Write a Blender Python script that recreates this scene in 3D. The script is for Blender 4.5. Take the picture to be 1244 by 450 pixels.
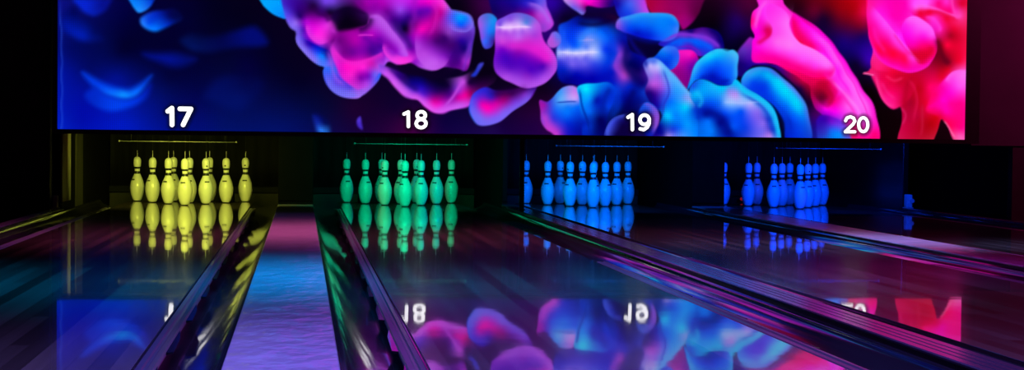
import bpy, bmesh, math, random
import numpy as np
from mathutils import Vector, Matrix

# ---------------------------------------------------------------- scene, camera, light
scene = bpy.context.scene
COL = scene.collection
random.seed(7)
for o in list(bpy.data.objects):
    bpy.data.objects.remove(o)

FPX, YAW, PITCH, ROLL = 1967.46, .1294, -.0289, .0114
CAM = Vector((.9358, 0.0, .5753))
cd = bpy.data.cameras.new('camera'); cam = bpy.data.objects.new('camera', cd); COL.objects.link(cam)
cd.sensor_width = 36.0; cd.sensor_fit = 'HORIZONTAL'; cd.lens = FPX * 36.0 / 1244.0
cd.clip_start = .05; cd.clip_end = 100
fw = Vector((math.sin(YAW) * math.cos(PITCH), math.cos(YAW) * math.cos(PITCH), math.sin(PITCH)))
r0 = Vector((math.cos(YAW), -math.sin(YAW), 0)); u0 = r0.cross(fw)
rt = r0 * math.cos(ROLL) + u0 * math.sin(ROLL); up = -r0 * math.sin(ROLL) + u0 * math.cos(ROLL)
M4 = Matrix((rt, up, -fw)).transposed().to_4x4(); M4.translation = CAM
cam.matrix_world = M4
scene.camera = cam

w = bpy.data.worlds.new('world'); scene.world = w; w.use_nodes = True
w.node_tree.nodes['Background'].inputs[0].default_value = (.01, .008, .02, 1)
w.node_tree.nodes['Background'].inputs[1].default_value = .15
vs = scene.view_settings
vs.view_transform = 'Standard'; vs.look = 'None'; vs.exposure = 0.0; vs.gamma = 1.0; vs.use_curve_mapping = False

XC = [0.0, 1.783, 3.3595, 5.149]                   # lane centres, lanes 17 18 19 20
HW = .527                                           # half a lane
HEAD_Y = 13.358                                     # head pin line
SCREEN_Y = 11.7

def area(name, loc, target, sx, sy, power, colour, spread):
    l = bpy.data.lights.new(name, 'AREA'); l.shape = 'RECTANGLE'; l.size = sx; l.size_y = sy
    l.energy = power; l.color = colour; l.spread = math.radians(spread)
    o = bpy.data.objects.new(name, l); COL.objects.link(o); o.location = loc
    d = (Vector(target) - Vector(loc)).normalized()
    o.rotation_euler = d.to_track_quat('-Z', 'Y').to_euler()
    return o

# ceiling effect lights that wash the lanes in bands of colour
area('band_light_pink', (.9, 9.3, 2.9), (.9, 9.3, 0), 5.0, .9, 30, (1, .15, .44), 58)
area('band_light_cyan', (.5, 6.3, 2.9), (.5, 6.3, 0), 5.0, .4, 44, (.0, .38, 1.0), 52)
area('band_light_violet', (.9, 3.8, 2.9), (.9, 3.8, 0), 5.0, .4, 50, (.25, .19, 1.0), 68)
area('band_light_lavender', (4.5, 8.6, 2.9), (4.3, 8.6, 0), .5, 2.4, 13, (.30, .34, 1.0), 36)
area('band_light_magenta', (5.7, 6.8, 2.9), (5.6, 6.8, 0), .9, 1.8, 5, (1, .01, .16), 34)
area('band_light_purple', (3.4, 6.8, 2.9), (3.4, 6.8, 0), .7, 1.2, 4, (.75, .03, 1.0), 34)
area('wall_wash_magenta', (7.0, 10.2, 2.6), (7.0, 12.0, 1.2), .8, .3, 14, (1, .02, .3), 90)
# deck lights behind the screen, one colour to a lane, aimed at the pins
DECK = [((.86, .92, .09), 8.5), ((.0, 1.0, .42), 6.2), ((.0, .125, 1.0), 14), ((.0, .045, 1.0), 17)]
for xc, (c, p) in zip(XC, DECK):
    area('deck_light', (xc, 12.0, .66), (xc, 13.95, .17), .9, .08, p * 1.0, c, 92)

# ---------------------------------------------------------------- helpers
def tag(o, label=None, cat=None, group=None, kind=None):
    if label: o['label'] = label
    if cat: o['category'] = cat
    if group: o['group'] = group
    if kind: o['kind'] = kind
    return o

def empty(name, loc):
    o = bpy.data.objects.new(name, None); COL.objects.link(o); o.location = loc
    o.empty_display_size = .05
    return o

def link(name, bm, mat, parent=None, smooth=False):
    me = bpy.data.meshes.new(name)
    bmesh.ops.recalc_face_normals(bm, faces=bm.faces)
    bm.to_mesh(me); bm.free()
    if smooth:
        for p in me.polygons: p.use_smooth = True
    for m in (mat if isinstance(mat, (list, tuple)) else [mat]): me.materials.append(m)
    o = bpy.data.objects.new(name, me); COL.objects.link(o)
    if parent: o.parent = parent
    return o

def origin_to(o, p):
    """move a mesh object's origin to p without moving its shape"""
    o.data.transform(Matrix.Translation(-Vector(p))); o.location = Vector(p)
    return o

def box(bm, x0, x1, y0, y1, z0, z1, bev=0.0):
    r = bmesh.ops.create_cube(bm, size=1.0)
    v = r['verts']
    for a in v:
        a.co = Vector(((x0 + x1) / 2 + a.co.x * (x1 - x0), (y0 + y1) / 2 + a.co.y * (y1 - y0), (z0 + z1) / 2 + a.co.z * (z1 - z0)))
    if bev:
        es = list({e for a in v for e in a.link_edges})
        bmesh.ops.bevel(bm, geom=es, offset=bev, segments=2, affect='EDGES', profile=.5)

def tube(bm, a, b, r, n=10):
    a, b = Vector(a), Vector(b); d = (b - a)
    q = d.to_track_quat('Z', 'Y').to_matrix().to_4x4()
    q.translation = (a + b) / 2
    bmesh.ops.create_cone(bm, cap_ends=True, segments=n, radius1=r, radius2=r, depth=d.length, matrix=q)

def lathe(bm, prof, n=28, a0=0.0, a1=2 * math.pi, close=True):
    rings = []
    for z, r in prof:
        k = n if close else n + 1
        rings.append([bm.verts.new((r * math.cos(a0 + (a1 - a0) * i / n), r * math.sin(a0 + (a1 - a0) * i / n), z)) for i in range(k)])
    for A, B in zip(rings, rings[1:]):
        m = len(A)
        for i in range(m if close else m - 1):
            j = (i + 1) % m
            bm.faces.new((A[i], A[j], B[j], B[i]))
    if close:
        for f in (bm.faces.new(rings[0][::-1]), bm.faces.new(rings[-1])):
            for e in f.edges: e.smooth = False
    return rings

def prism(bm, prof, y0, y1, ny=1):
    """closed x-z outline swept along y"""
    rings = []
    for k in range(ny + 1):
        y = y0 + (y1 - y0) * k / ny
        rings.append([bm.verts.new((x, y, z)) for x, z in prof])
    m = len(prof)
    for A, B in zip(rings, rings[1:]):
        for i in range(m):
            j = (i + 1) % m
            bm.faces.new((A[i], A[j], B[j], B[i]))
    for f in (bm.faces.new(rings[0]), bm.faces.new(rings[-1][::-1])):
        for e in f.edges: e.smooth = False           # the end caps must not bend the long faces' shading

# ---------------------------------------------------------------- materials
def mat(name, col, rough=.5, spec=.5, metal=0.0, coat=0.0, coat_rough=.03):
    m = bpy.data.materials.new(name); m.use_nodes = True
    b = m.node_tree.nodes['Principled BSDF']
    b.inputs['Base Color'].default_value = (*col, 1); b.inputs['Roughness'].default_value = rough
    b.inputs['Specular IOR Level'].default_value = spec; b.inputs['Metallic'].default_value = metal
    b.inputs['Coat Weight'].default_value = coat; b.inputs['Coat Roughness'].default_value = coat_rough
    return m

def noise_mat(name, c1, c2, scale, stretch=(1, 1, 1), rough=.5, bump=0.0, bscale=None, bdist=.01, **k):
    m = mat(name, c1, rough, **k); nt = m.node_tree; N = nt.nodes; L = nt.links; b = N['Principled BSDF']
    tc = N.new('ShaderNodeTexCoord'); mp = N.new('ShaderNodeMapping'); mp.inputs['Scale'].default_value = stretch
    L.new(tc.outputs['Object'], mp.inputs[0])
    no = N.new('ShaderNodeTexNoise'); no.inputs['Scale'].default_value = scale; no.inputs['Detail'].default_value = 5
    L.new(mp.outputs[0], no.inputs[0])
    cr = N.new('ShaderNodeValToRGB'); cr.color_ramp.elements[0].position = .3; cr.color_ramp.elements[1].position = .7
    cr.color_ramp.elements[0].color = (*c1, 1); cr.color_ramp.elements[1].color = (*c2, 1)
    L.new(no.outputs[0], cr.inputs[0]); L.new(cr.outputs[0], b.inputs['Base Color'])
    if bump:
        n2 = N.new('ShaderNodeTexNoise'); n2.inputs['Scale'].default_value = bscale or scale; n2.inputs['Detail'].default_value = 3
        L.new(mp.outputs[0], n2.inputs[0])
        bp = N.new('ShaderNodeBump'); bp.inputs['Strength'].default_value = bump; bp.inputs['Distance'].default_value = bdist
        L.new(n2.outputs[0], bp.inputs['Height']); L.new(bp.outputs[0], b.inputs['Normal'])
        if k.get('coat'): L.new(bp.outputs[0], b.inputs['Coat Normal'])
    return m

def wood_lane(name, dark, light):
    m = mat(name, light, LANE_ROUGH, spec=.5, coat=1.0, coat_rough=LANE_COAT); nt = m.node_tree; N = nt.nodes; L = nt.links; b = N['Principled BSDF']
    tc = N.new('ShaderNodeTexCoord'); mp = N.new('ShaderNodeMapping'); mp.inputs['Rotation'].default_value = (0, 0, math.pi / 2)
    L.new(tc.outputs['Object'], mp.inputs[0])
    br = N.new('ShaderNodeTexBrick'); br.offset = .37; br.inputs['Scale'].default_value = 1.0
    br.inputs['Brick Width'].default_value = 1.9; br.inputs['Row Height'].default_value = .0527
    br.inputs['Mortar Size'].default_value = .0006; br.inputs['Mortar Smooth'].default_value = .3
    br.inputs['Color1'].default_value = (*dark, 1); br.inputs['Color2'].default_value = (*light, 1)
    br.inputs['Mortar'].default_value = (dark[0] * .5, dark[1] * .5, dark[2] * .5, 1)
    L.new(mp.outputs[0], br.inputs[0])
    no = N.new('ShaderNodeTexNoise'); no.inputs['Scale'].default_value = 30; no.inputs['Detail'].default_value = 4
    m2 = N.new('ShaderNodeMapping'); m2.inputs['Scale'].default_value = (1, .03, 1)
    L.new(tc.outputs['Object'], m2.inputs[0]); L.new(m2.outputs[0], no.inputs[0])
    mx = N.new('ShaderNodeMix'); mx.data_type = 'RGBA'; mx.blend_type = 'MULTIPLY'; mx.inputs[0].default_value = .5
    L.new(br.outputs['Color'], mx.inputs[6]); L.new(no.outputs[0], mx.inputs[7]); L.new(mx.outputs[2], b.inputs['Base Color'])
    # faint waviness of the oiled finish
    n3 = N.new('ShaderNodeTexNoise'); n3.inputs['Scale'].default_value = 7; n3.inputs['Detail'].default_value = 2
    L.new(tc.outputs['Object'], n3.inputs[0])
    bp = N.new('ShaderNodeBump'); bp.inputs['Strength'].default_value = .06; bp.inputs['Distance'].default_value = .002
    L.new(n3.outputs[0], bp.inputs['Height']); L.new(bp.outputs[0], b.inputs['Normal']); L.new(bp.outputs[0], b.inputs['Coat Normal'])
    return m

LANE_ROUGH, LANE_COAT = .22, .028
MAT = {
    'lane': wood_lane('lane_wood', (.08, .06, .05), (.30, .235, .20)),
    'deck': wood_lane('deck_wood', (.26, .17, .10), (.36, .25, .15)),
    'gutter': noise_mat('gutter_plastic', (.018, .016, .026), (.03, .026, .042), 6, (1, .35, 1), .12, bump=.16, bscale=5, bdist=.007, spec=.5, coat=.6, coat_rough=.05),
    'cap': noise_mat('cap_laminate', (.50, .44, .56), (.62, .56, .66), 5, (1, .7, 1), .30, bump=.8, bscale=11, bdist=.02, coat=.4, coat_rough=.10),
    'rail': noise_mat('rail_plastic', (.075, .065, .10), (.12, .10, .15), 8, (1, .2, 1), .32, bump=.15, bscale=6, bdist=.004, spec=.35, coat=.15, coat_rough=.15),
    'narrow': noise_mat('divider_plastic', (.055, .04, .075), (.09, .065, .12), 6, (1, .2, 1), .22, bump=.12, bscale=5, bdist=.004, spec=.4, coat=.3, coat_rough=.15),
    'gloss_black': noise_mat('gloss_black_panel', (.004, .004, .006), (.008, .008, .01), 8, rough=.3, spec=.4),
    'black': noise_mat('matte_black_paint', (.006, .006, .007), (.012, .012, .014), 12, rough=.7),
    'void': noise_mat('flat_black_paint', (.0018, .0018, .002), (.003, .003, .0033), 12, rough=.9, spec=.08),
    'bezel': noise_mat('black_bezel', (.004, .004, .005), (.008, .008, .010), 14, rough=.5),
    'wall': noise_mat('dark_wall_paint', (.03, .028, .032), (.04, .036, .042), 4, rough=.8),
    'curtain': noise_mat('pit_curtain_cloth', (.004, .004, .004), (.014, .014, .012), 7, (1, 1, .25), .9, spec=.1, bump=.4, bscale=20, bdist=.01),
    'ledge': noise_mat('pit_ledge_steel', (.004, .004, .004), (.008, .008, .008), 9, rough=.7, spec=.2),
    'pin': noise_mat('pin_white_plastic', (.82, .82, .80), (.88, .88, .86), 20, rough=.33, coat=.5, coat_rough=.15),
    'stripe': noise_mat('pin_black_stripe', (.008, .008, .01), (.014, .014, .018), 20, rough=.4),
    'mark': noise_mat('pin_printed_mark', (.05, .05, .05), (.08, .08, .08), 40, rough=.5),
    'cord': noise_mat('grey_cord', (.5, .5, .5), (.7, .7, .7), 40, rough=.5),
    'steel': noise_mat('grey_bar_paint', (.035, .035, .037), (.06, .06, .062), 20, (.1, 1, 1), .45),
    'timber': noise_mat('brown_timber', (.16, .065, .025), (.26, .11, .04), 9, (1, 1, .1), .6),
    'cream': noise_mat('cream_trim', (.62, .56, .40), (.74, .66, .48), 9, (1, 1, .1), .6),
    'olive': noise_mat('olive_panel', (.02, .018, .01), (.04, .035, .02), 9, (1, 1, .2), .7),
    'dark': noise_mat('dark_floor', (.01, .01, .012), (.016, .016, .02), 4, rough=.6),
}

def emit(name, col, s):
    m = bpy.data.materials.new(name); m.use_nodes = True; nt = m.node_tree
    b = nt.nodes['Principled BSDF']; b.inputs['Base Color'].default_value = (.02, .02, .02, 1)
    b.inputs['Emission Color'].default_value = (*col, 1); b.inputs['Emission Strength'].default_value = s
    return m

MAT_RED = emit('red_lamp', (.6, .01, .02), .35)
# ---------------------------------------------------------------- the setting
Y0, YEND, YBACK = -1.2, 14.32, 15.15
FLOOR_Z = -.16
def struct(name, bm, m): return tag(link(name, bm, m), kind='structure')
bm = bmesh.new(); box(bm, -3.4, 8.6, Y0 - .4, 16.2, FLOOR_Z - .1, FLOOR_Z); struct('floor', bm, MAT['dark'])
bm = bmesh.new(); box(bm, -3.4, 8.6, Y0 - .4, 16.2, 3.1, 3.2); struct('ceiling', bm, MAT['wall'])
bm = bmesh.new(); box(bm, -3.5, -3.4, Y0 - .4, 16.3, FLOOR_Z - .1, 3.2); struct('wall_left', bm, MAT['wall'])
bm = bmesh.new(); box(bm, 8.6, 8.7, Y0 - .4, 16.3, FLOOR_Z - .1, 3.2); struct('wall_right', bm, MAT['wall'])
bm = bmesh.new(); box(bm, -3.4, 8.6, 16.2, 16.3, FLOOR_Z - .1, 3.2); struct('wall_back', bm, MAT['black'])
# masking walls either side of the screen: their inner edges stand behind its frame
bm = bmesh.new(); box(bm, -3.4, -.84, 11.85, 11.95, FLOOR_Z, 3.1); struct('wall_mask_left', bm, MAT['black'])
bm = bmesh.new(); box(bm, 6.02, 8.6, 11.85, 11.95, .56, 3.1); struct('wall_mask_right', bm, MAT['wall'])
bm = bmesh.new(); box(bm, 6.36, 8.6, 11.86, 11.94, FLOOR_Z, .558); struct('wall_skirt_right', bm, MAT['black'])

ART_BASE = [(-0.768,1.508,10,15,130),(-0.766,0.932,0,20,160),(-0.754,0.615,0,30,190),(-0.624,0.645,0,15,170),(-0.682,1.165,0,8,100),(-0.699,0.991,0,15,150),(-0.429,1.227,0,5,70),(-0.315,1.171,0,0,45),(-0.316,1.403,0,0,60),(0.543,1.392,0,0,25),(0.312,1.474,0,0,28),(0.14,1.383,0,0,45),(0.545,1.158,0,0,45),(0.545,1.07,0,0,55),(0.259,0.656,0,12,110),(0.781,0.634,0,15,100),(1.13,0.785,5,5,50),(0.719,1.073,0,0,35),(0.895,0.959,0,0,35),(0.955,0.695,0,10,80),(1.366,0.67,20,0,50),(1.307,0.758,25,0,45),(1.602,0.792,15,0,45),(1.722,0.645,60,0,60),(2.321,0.634,25,5,70),(1.96,0.678,12,0,60),(2.623,0.686,30,0,60),(2.076,1.019,8,0,35),(2.316,1.07,5,0,20),(2.68,0.957,8,0,25),(2.831,1.001,8,0,60),(1.419,1.439,20,0,50),(-0.371,0.968,0,15,140),(-0.541,1.023,0,8,100),(-0.596,0.704,0,10,170),(-0.313,0.638,0,25,190),(-0.029,0.886,0,10,90),(-0.001,0.974,0,3,60),(0.029,0.712,0,10,110),(0.201,0.831,0,5,80),(0.374,0.658,0,15,100),(0.43,1.068,0,3,50),(2.221,1.527,50,0,60),(2.071,1.542,8,0,20),(2.181,1.306,5,0,15),(2.255,1.159,5,0,20),(2.561,0.745,30,0,50),(2.743,0.748,50,0,60),(2.381,0.653,20,0,60),(2.746,1.557,40,0,150),(2.795,1.498,20,0,80),(2.826,1.457,8,0,40),(2.706,1.347,40,0,110),(2.861,1.11,10,0,120),(3.903,1.461,8,0,12),(4.027,1.494,20,0,40),(4.121,1.465,30,0,90),(4.182,1.528,50,0,50),(3.963,1.583,25,0,25),(4.213,1.589,70,0,50),(4.091,1.374,15,0,70),(3.965,1.432,5,0,15),(4.155,1.302,5,0,30),(4.479,0.709,3,0,30),(4.446,0.77,0,0,40),(4.622,1.58,50,0,20),(4.718,1.539,90,0,40),(4.812,1.572,90,0,20),(4.908,1.543,130,0,20),(5.035,1.576,180,0,20),(5.099,1.547,220,0,70),(4.973,1.477,110,0,30),(4.782,1.497,30,0,40),(5.069,1.442,120,0,40),(4.527,1.608,40,0,15),(4.847,1.401,30,0,60),(4.944,1.329,25,0,110),(5.102,1.363,30,0,90),(5.073,1.239,30,0,130),(5.138,1.179,50,0,160),(5.042,1.159,5,0,40),(5.012,1.097,10,0,50),(5.107,1.111,12,0,50),(5.155,0.964,0,0,0),(5.189,0.841,0,0,0),(5.275,0.719,0,0,0),(5.338,0.782,0,0,0),(5.296,0.627,0,0,0),(5.727,0.663,0,0,0),(5.76,0.632,0,0,0),(5.709,0.613,0,0,0)]
ART_FOLDS = [
([(0.962,1.383),(0.968,1.324),(0.997,1.278),(1.056,1.244),(1.12,1.257)],0.0364,0.0091,(240,60,230),0.7),
([(0.804,1.426),(0.851,1.351),(0.892,1.317),(0.898,1.252),(0.94,1.183),(1.01,1.119),(1.093,1.079)],0.0424,0.0061,(130,110,245),0.6),
([(1.099,1.021),(1.141,0.921),(1.206,0.875),(1.276,0.858),(1.347,0.871)],0.0485,0.0061,(115,110,245),0.7),
([(1.119,1.398),(1.149,1.375),(1.161,1.34),(1.138,1.316)],0.0242,0.0242,(215,50,215),0.5),
([(1.407,1.451),(1.466,1.44),(1.525,1.394),(1.585,1.324),(1.639,1.255),(1.681,1.184)],0.0073,0.0485,(190,90,240),0.7),
([(1.413,1.439),(1.407,1.392),(1.378,1.356),(1.325,1.343)],0.0303,0.0061,(20,0,50),0.6),
([(1.509,1.252),(1.515,1.205),(1.545,1.158),(1.599,1.112),(1.67,1.107),(1.735,1.138)],0.0303,0.0061,(255,60,230),0.7),
([(1.361,1.296),(1.42,1.262),(1.45,1.216),(1.433,1.162)],0.0303,0.0303,(80,0,150),0.5),
([(1.144,1.228),(1.186,1.164),(1.245,1.117),(1.333,1.107),(1.421,1.132),(1.492,1.169),(1.527,1.193)],0.0121,0.0364,(255,40,215),0.65),
([(1.326,1.302),(1.449,1.304)],0.0061,0.0061,(235,60,220),0.7),
([(1.115,1.198),(1.139,1.127),(1.151,1.051),(1.187,0.987),(1.246,0.94)],0.0121,0.0182,(150,90,240),0.6),
([(1.751,1.328),(1.746,1.209),(1.777,1.133),(1.837,1.08),(1.897,1.069),(1.956,1.106),(1.991,1.154)],0.0485,0.0061,(200,90,240),0.6),
([(1.983,1.392),(2.031,1.351),(2.103,1.341),(2.151,1.377),(2.162,1.425),(2.132,1.466),(2.072,1.489),(2.0,1.499)],0.0182,0.0061,(130,110,240),0.6),
([(1.584,1.443),(1.62,1.361),(1.68,1.279),(1.717,1.197)],0.0303,0.0303,(40,0,110),0.6),
([(1.708,2.095),(1.738,1.493),(1.715,1.398),(1.734,1.298)],0.0242,0.0242,(150,20,190),0.4),
([(2.088,1.049),(2.111,1.121),(2.134,1.204),(2.151,1.288)],0.0182,0.0061,(120,40,200),0.6),
([(2.014,1.273),(2.051,1.203),(2.027,1.125),(1.986,1.071)],0.0303,0.0303,(60,0,120),0.5),
([(1.493,1.063),(1.57,0.999),(1.648,0.917),(1.708,0.865),(1.768,0.848),(1.828,0.801),(1.9,0.76),(1.989,0.773),(2.079,0.798),(2.15,0.823)],0.0364,0.0061,(215,95,245),0.75),
([(1.54,1.075),(1.624,1.017),(1.707,0.948),(1.779,0.901)],0.0364,0.0182,(20,0,90),0.5),
([(1.959,0.791),(2.012,0.863),(2.059,0.935),(2.095,0.989)],0.0121,0.0121,(195,75,228),0.75),
([(2.156,0.871),(2.157,0.77),(2.2,0.687),(2.272,0.67),(2.356,0.701),(2.452,0.768),(2.56,0.853),(2.62,0.938)],0.0424,0.0061,(120,100,245),0.7),
([(2.318,0.897),(2.408,0.911),(2.499,0.924),(2.571,0.961)],0.0242,0.0242,(50,0,80),0.5),
([(2.552,1.57),(2.643,1.537),(2.698,1.478),(2.735,1.407)],0.0091,0.0242,(170,110,240),0.6),
([(2.328,1.071),(2.389,1.012),(2.498,0.96),(2.589,0.949),(2.68,0.975),(2.752,1.048),(2.775,1.12),(2.75,1.204),(2.688,1.286)],0.0485,0.0061,(180,85,235),0.5),
([(2.386,1.251),(2.525,1.247),(2.647,1.202),(2.738,1.143)],0.0303,0.0303,(230,30,210),0.6),
([(2.331,1.381),(2.59,1.386)],0.0061,0.0061,(240,205,255),0.85),
([(2.792,1.204),(3.091,1.21)],0.0061,0.0061,(220,215,255),0.85),
([(2.937,1.297),(3.053,1.299)],0.0061,0.0061,(175,165,250),0.6),
([(2.92,1.231),(2.956,1.303),(3.004,1.352),(3.077,1.39)],0.0303,0.0182,(30,130,255),0.5),
([(3.269,1.225),(3.227,1.176),(3.215,1.116),(3.247,1.056),(3.302,1.021)],0.0182,0.0182,(150,60,210),0.6),
([(3.305,1.286),(3.288,1.201),(3.301,1.117),(3.351,1.046),(3.402,0.974)],0.0303,0.0303,(0,0,90),0.6),
([(3.235,1.465),(3.315,1.485),(3.437,1.506),(3.561,1.502),(3.641,1.486),(3.686,1.426)],0.0061,0.0242,(50,170,250),0.6),
([(3.255,1.357),(3.347,1.335),(3.471,1.301),(3.564,1.303)],0.0061,0.0242,(0,10,150),0.6),
([(3.564,1.303),(3.656,1.347),(3.78,1.356),(3.892,1.333),(3.968,1.286),(4.005,1.251)],0.0121,0.0182,(130,50,220),0.8),
([(3.583,1.261),(3.687,1.305),(3.812,1.308),(3.905,1.273),(3.956,1.225)],0.0182,0.0182,(0,90,250),0.8),
([(3.67,1.257),(3.769,1.264),(3.831,1.235),(3.857,1.187)],0.0091,0.0091,(110,20,200),0.7),
([(3.635,1.074),(3.673,1.039),(3.723,0.979)],0.0061,0.0182,(60,120,255),0.5),
([(3.522,1.169),(3.585,1.122),(3.66,1.044),(3.748,0.955),(3.799,0.889)],0.0061,0.0303,(100,190,255),0.6),
([(3.573,1.098),(3.605,1.001),(3.613,0.91),(3.577,0.819),(3.566,0.734)],0.0091,0.0091,(40,40,190),0.5),
([(3.136,0.584),(3.154,0.65),(3.19,0.711),(3.245,0.748),(3.324,0.767)],0.0061,0.0242,(70,90,230),0.7),
([(3.416,0.841),(3.465,0.842),(3.515,0.8),(3.541,0.746),(3.529,0.685),(3.493,0.618)],0.0061,0.0303,(130,80,215),0.7),
([(2.67,0.759),(2.708,0.681),(2.757,0.616),(2.794,0.58)],0.0364,0.0061,(195,60,210),0.7),
([(2.779,0.844),(2.931,0.846)],0.0061,0.0061,(20,60,180),0.8),
([(2.948,0.943),(2.962,0.841),(3.0,0.739),(3.026,0.619)],0.0091,0.0091,(0,20,140),0.6),
([(3.18,0.958),(3.139,0.873),(3.116,0.752)],0.0242,0.0242,(0,20,150),0.5),
([(3.773,0.98),(3.79,1.077),(3.826,1.144),(3.894,1.206),(3.981,1.244),(4.068,1.246),(4.125,1.216),(4.132,1.131),(4.121,1.04),(4.085,0.99)],0.0061,0.0303,(60,190,250),0.6),
([(3.834,1.035),(3.922,1.03),(4.003,1.007),(4.084,1.021)],0.0242,0.0061,(0,20,180),0.7),
([(4.115,1.021),(4.191,0.974),(4.286,0.914),(4.369,0.854),(4.427,0.77),(4.461,0.66),(4.468,0.587)],0.0061,0.0364,(30,205,250),0.8),
([(4.161,0.937),(4.275,0.865),(4.351,0.799),(4.403,0.708),(4.43,0.586)],0.0121,0.0182,(20,60,200),0.6),
([(4.037,0.856),(4.3,0.86)],0.0061,0.0061,(175,190,255),0.6),
([(3.863,0.75),(3.925,0.781),(3.988,0.758),(4.052,0.692),(4.097,0.582)],0.0303,0.0303,(0,10,130),0.7),
([(3.819,0.835),(3.851,0.774),(3.827,0.725)],0.0242,0.0242,(0,40,190),0.5),
([(3.823,0.944),(3.862,0.872),(3.838,0.811)],0.0182,0.0182,(30,190,250),0.5),
([(4.178,1.028),(4.221,1.09),(4.296,1.122),(4.384,1.105),(4.473,1.052),(4.569,0.967),(4.647,0.871),(4.687,0.761),(4.708,0.62)],0.0061,0.0242,(90,110,235),0.5),
([(4.315,1.086),(4.398,1.038),(4.487,0.954),(4.577,0.87),(4.642,0.772)],0.0364,0.0364,(0,215,250),0.6),
([(4.197,0.986),(4.317,0.939),(4.426,0.867),(4.51,0.758),(4.543,0.618)],0.0061,0.0364,(0,60,225),0.5),
([(4.253,1.413),(4.289,1.524),(4.35,1.622)],0.0182,0.0121,(255,110,240),0.5),
([(4.347,1.415),(4.373,1.367),(4.33,1.33),(4.268,1.298)],0.0182,0.0182,(225,0,90),0.7),
([(4.541,1.529),(4.517,1.443),(4.543,1.37),(4.608,1.298),(4.723,1.252),(4.819,1.192),(4.865,1.107)],0.0061,0.0545,(255,115,250),0.8),
([(4.541,1.505),(4.575,1.395),(4.626,1.323),(4.722,1.264)],0.0303,0.0061,(245,0,100),0.7),
([(4.251,1.176),(4.376,1.178),(4.503,1.138),(4.63,1.085),(4.726,1.062),(4.84,1.076),(4.877,1.132)],0.0424,0.0061,(255,0,140),0.6),
([(4.502,1.565),(4.604,1.506),(4.707,1.447),(4.803,1.369),(4.9,1.255),(4.992,1.134),(5.084,0.988),(5.162,0.884),(5.209,0.768),(5.232,0.607)],0.0048,0.0303,(255,0,200),0.6),
([(4.688,1.41),(4.817,1.296),(4.928,1.145),(5.033,0.987),(5.112,0.853),(5.165,0.718)],0.0182,0.0303,(255,120,250),0.5),
([(4.789,1.093),(4.886,0.991),(4.984,0.869),(5.063,0.747)],0.0121,0.0121,(255,30,190),0.5),
([(4.853,1.045),(4.944,0.949),(5.048,0.839),(5.127,0.705)],0.0121,0.0121,(255,150,250),0.4),
([(4.727,1.019),(4.81,0.971),(4.856,0.91),(4.825,0.849)],0.0242,0.0242,(190,0,50),0.7),
([(5.162,1.591),(5.26,1.483),(5.359,1.368),(5.45,1.277),(5.542,1.186)],0.0061,0.0485,(255,85,250),0.7),
([(5.408,1.498),(5.484,1.518),(5.562,1.489),(5.628,1.435),(5.662,1.355)],0.0061,0.0485,(255,105,250),0.7),
([(5.45,1.277),(5.542,1.217),(5.606,1.243),(5.643,1.312)],0.0303,0.0182,(215,0,40),0.6),
([(5.206,1.322),(5.284,1.262),(5.374,1.239),(5.452,1.215)],0.0303,0.0303,(255,0,60),0.5),
([(5.141,1.364),(5.188,1.242),(5.286,1.157),(5.396,1.116),(5.505,1.111),(5.601,1.15),(5.651,1.219)],0.0182,0.0061,(255,20,200),0.7),
([(5.496,1.592),(5.56,1.612),(5.644,1.59),(5.742,1.555),(5.846,1.532)],0.0091,0.0182,(255,100,240),0.6),
([(5.535,1.562),(5.645,1.565),(5.742,1.542),(5.847,1.501)],0.0121,0.0242,(230,0,50),0.6),
([(5.568,1.526),(5.633,1.515),(5.686,1.455),(5.699,1.412)],0.0121,0.0182,(255,60,220),0.6),
([(5.729,2.208),(5.793,1.593),(5.865,1.532)],0.0121,0.0121,(255,70,190),0.6),
([(5.674,1.374),(5.689,1.294),(5.729,1.22),(5.782,1.166)],0.0242,0.0242,(90,0,20),0.75),
([(5.739,1.035),(5.79,1.104),(5.88,1.13)],0.0061,0.0364,(255,95,235),0.7),
([(5.601,0.841),(5.678,0.873),(5.756,0.862)],0.0121,0.0242,(255,0,170),0.5),
([(5.732,0.743),(5.779,0.682),(5.832,0.608)],0.0091,0.003,(255,130,190),0.7),
([(5.561,0.871),(5.57,0.748),(5.554,0.611)],0.0121,0.0121,(200,20,60),0.6),
([(5.48,1.08),(5.431,0.956),(5.434,0.814)],0.0242,0.0242,(175,0,30),0.5),
([(5.184,1.088),(5.218,0.983),(5.271,0.879),(5.349,0.837)],0.0182,0.0042,(255,60,150),0.7),
([(5.268,1.077),(5.339,1.041),(5.416,1.067)],0.0121,0.0121,(255,40,110),0.5),
([(5.095,1.092),(5.184,1.081)],0.0061,0.0061,(255,120,190),0.8),
([(5.403,0.708),(5.434,0.783),(5.394,0.844)],0.0061,0.0121,(225,40,110),0.5),
([(4.862,1.266),(4.954,1.121),(5.046,0.975),(5.125,0.816),(5.179,0.681)],0.0091,0.0061,(255,0,190),0.45),
([(4.747,1.313),(4.851,1.18),(4.93,1.047),(5.021,0.913)],0.0091,0.0121,(255,0,220),0.4),
([(4.308,1.548),(4.277,1.475),(4.266,1.402)],0.0121,0.0121,(255,90,235),0.4),
([(5.326,1.398),(5.398,1.313),(5.477,1.228)],0.0061,0.0182,(255,0,120),0.4),
([(5.165,1.456),(5.205,1.346),(5.271,1.249)],0.0182,0.0182,(255,30,200),0.4),
([(5.237,1.027),(5.289,0.954),(5.355,0.905)],0.0121,0.0121,(255,50,150),0.4),
([(5.455,1.055),(5.508,0.982),(5.523,0.871),(5.5,0.722)],0.0091,0.0182,(235,20,90),0.4),
([(2.833,1.373),(2.822,1.289),(2.859,1.23)],0.0182,0.0182,(20,90,250),0.5),
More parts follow.
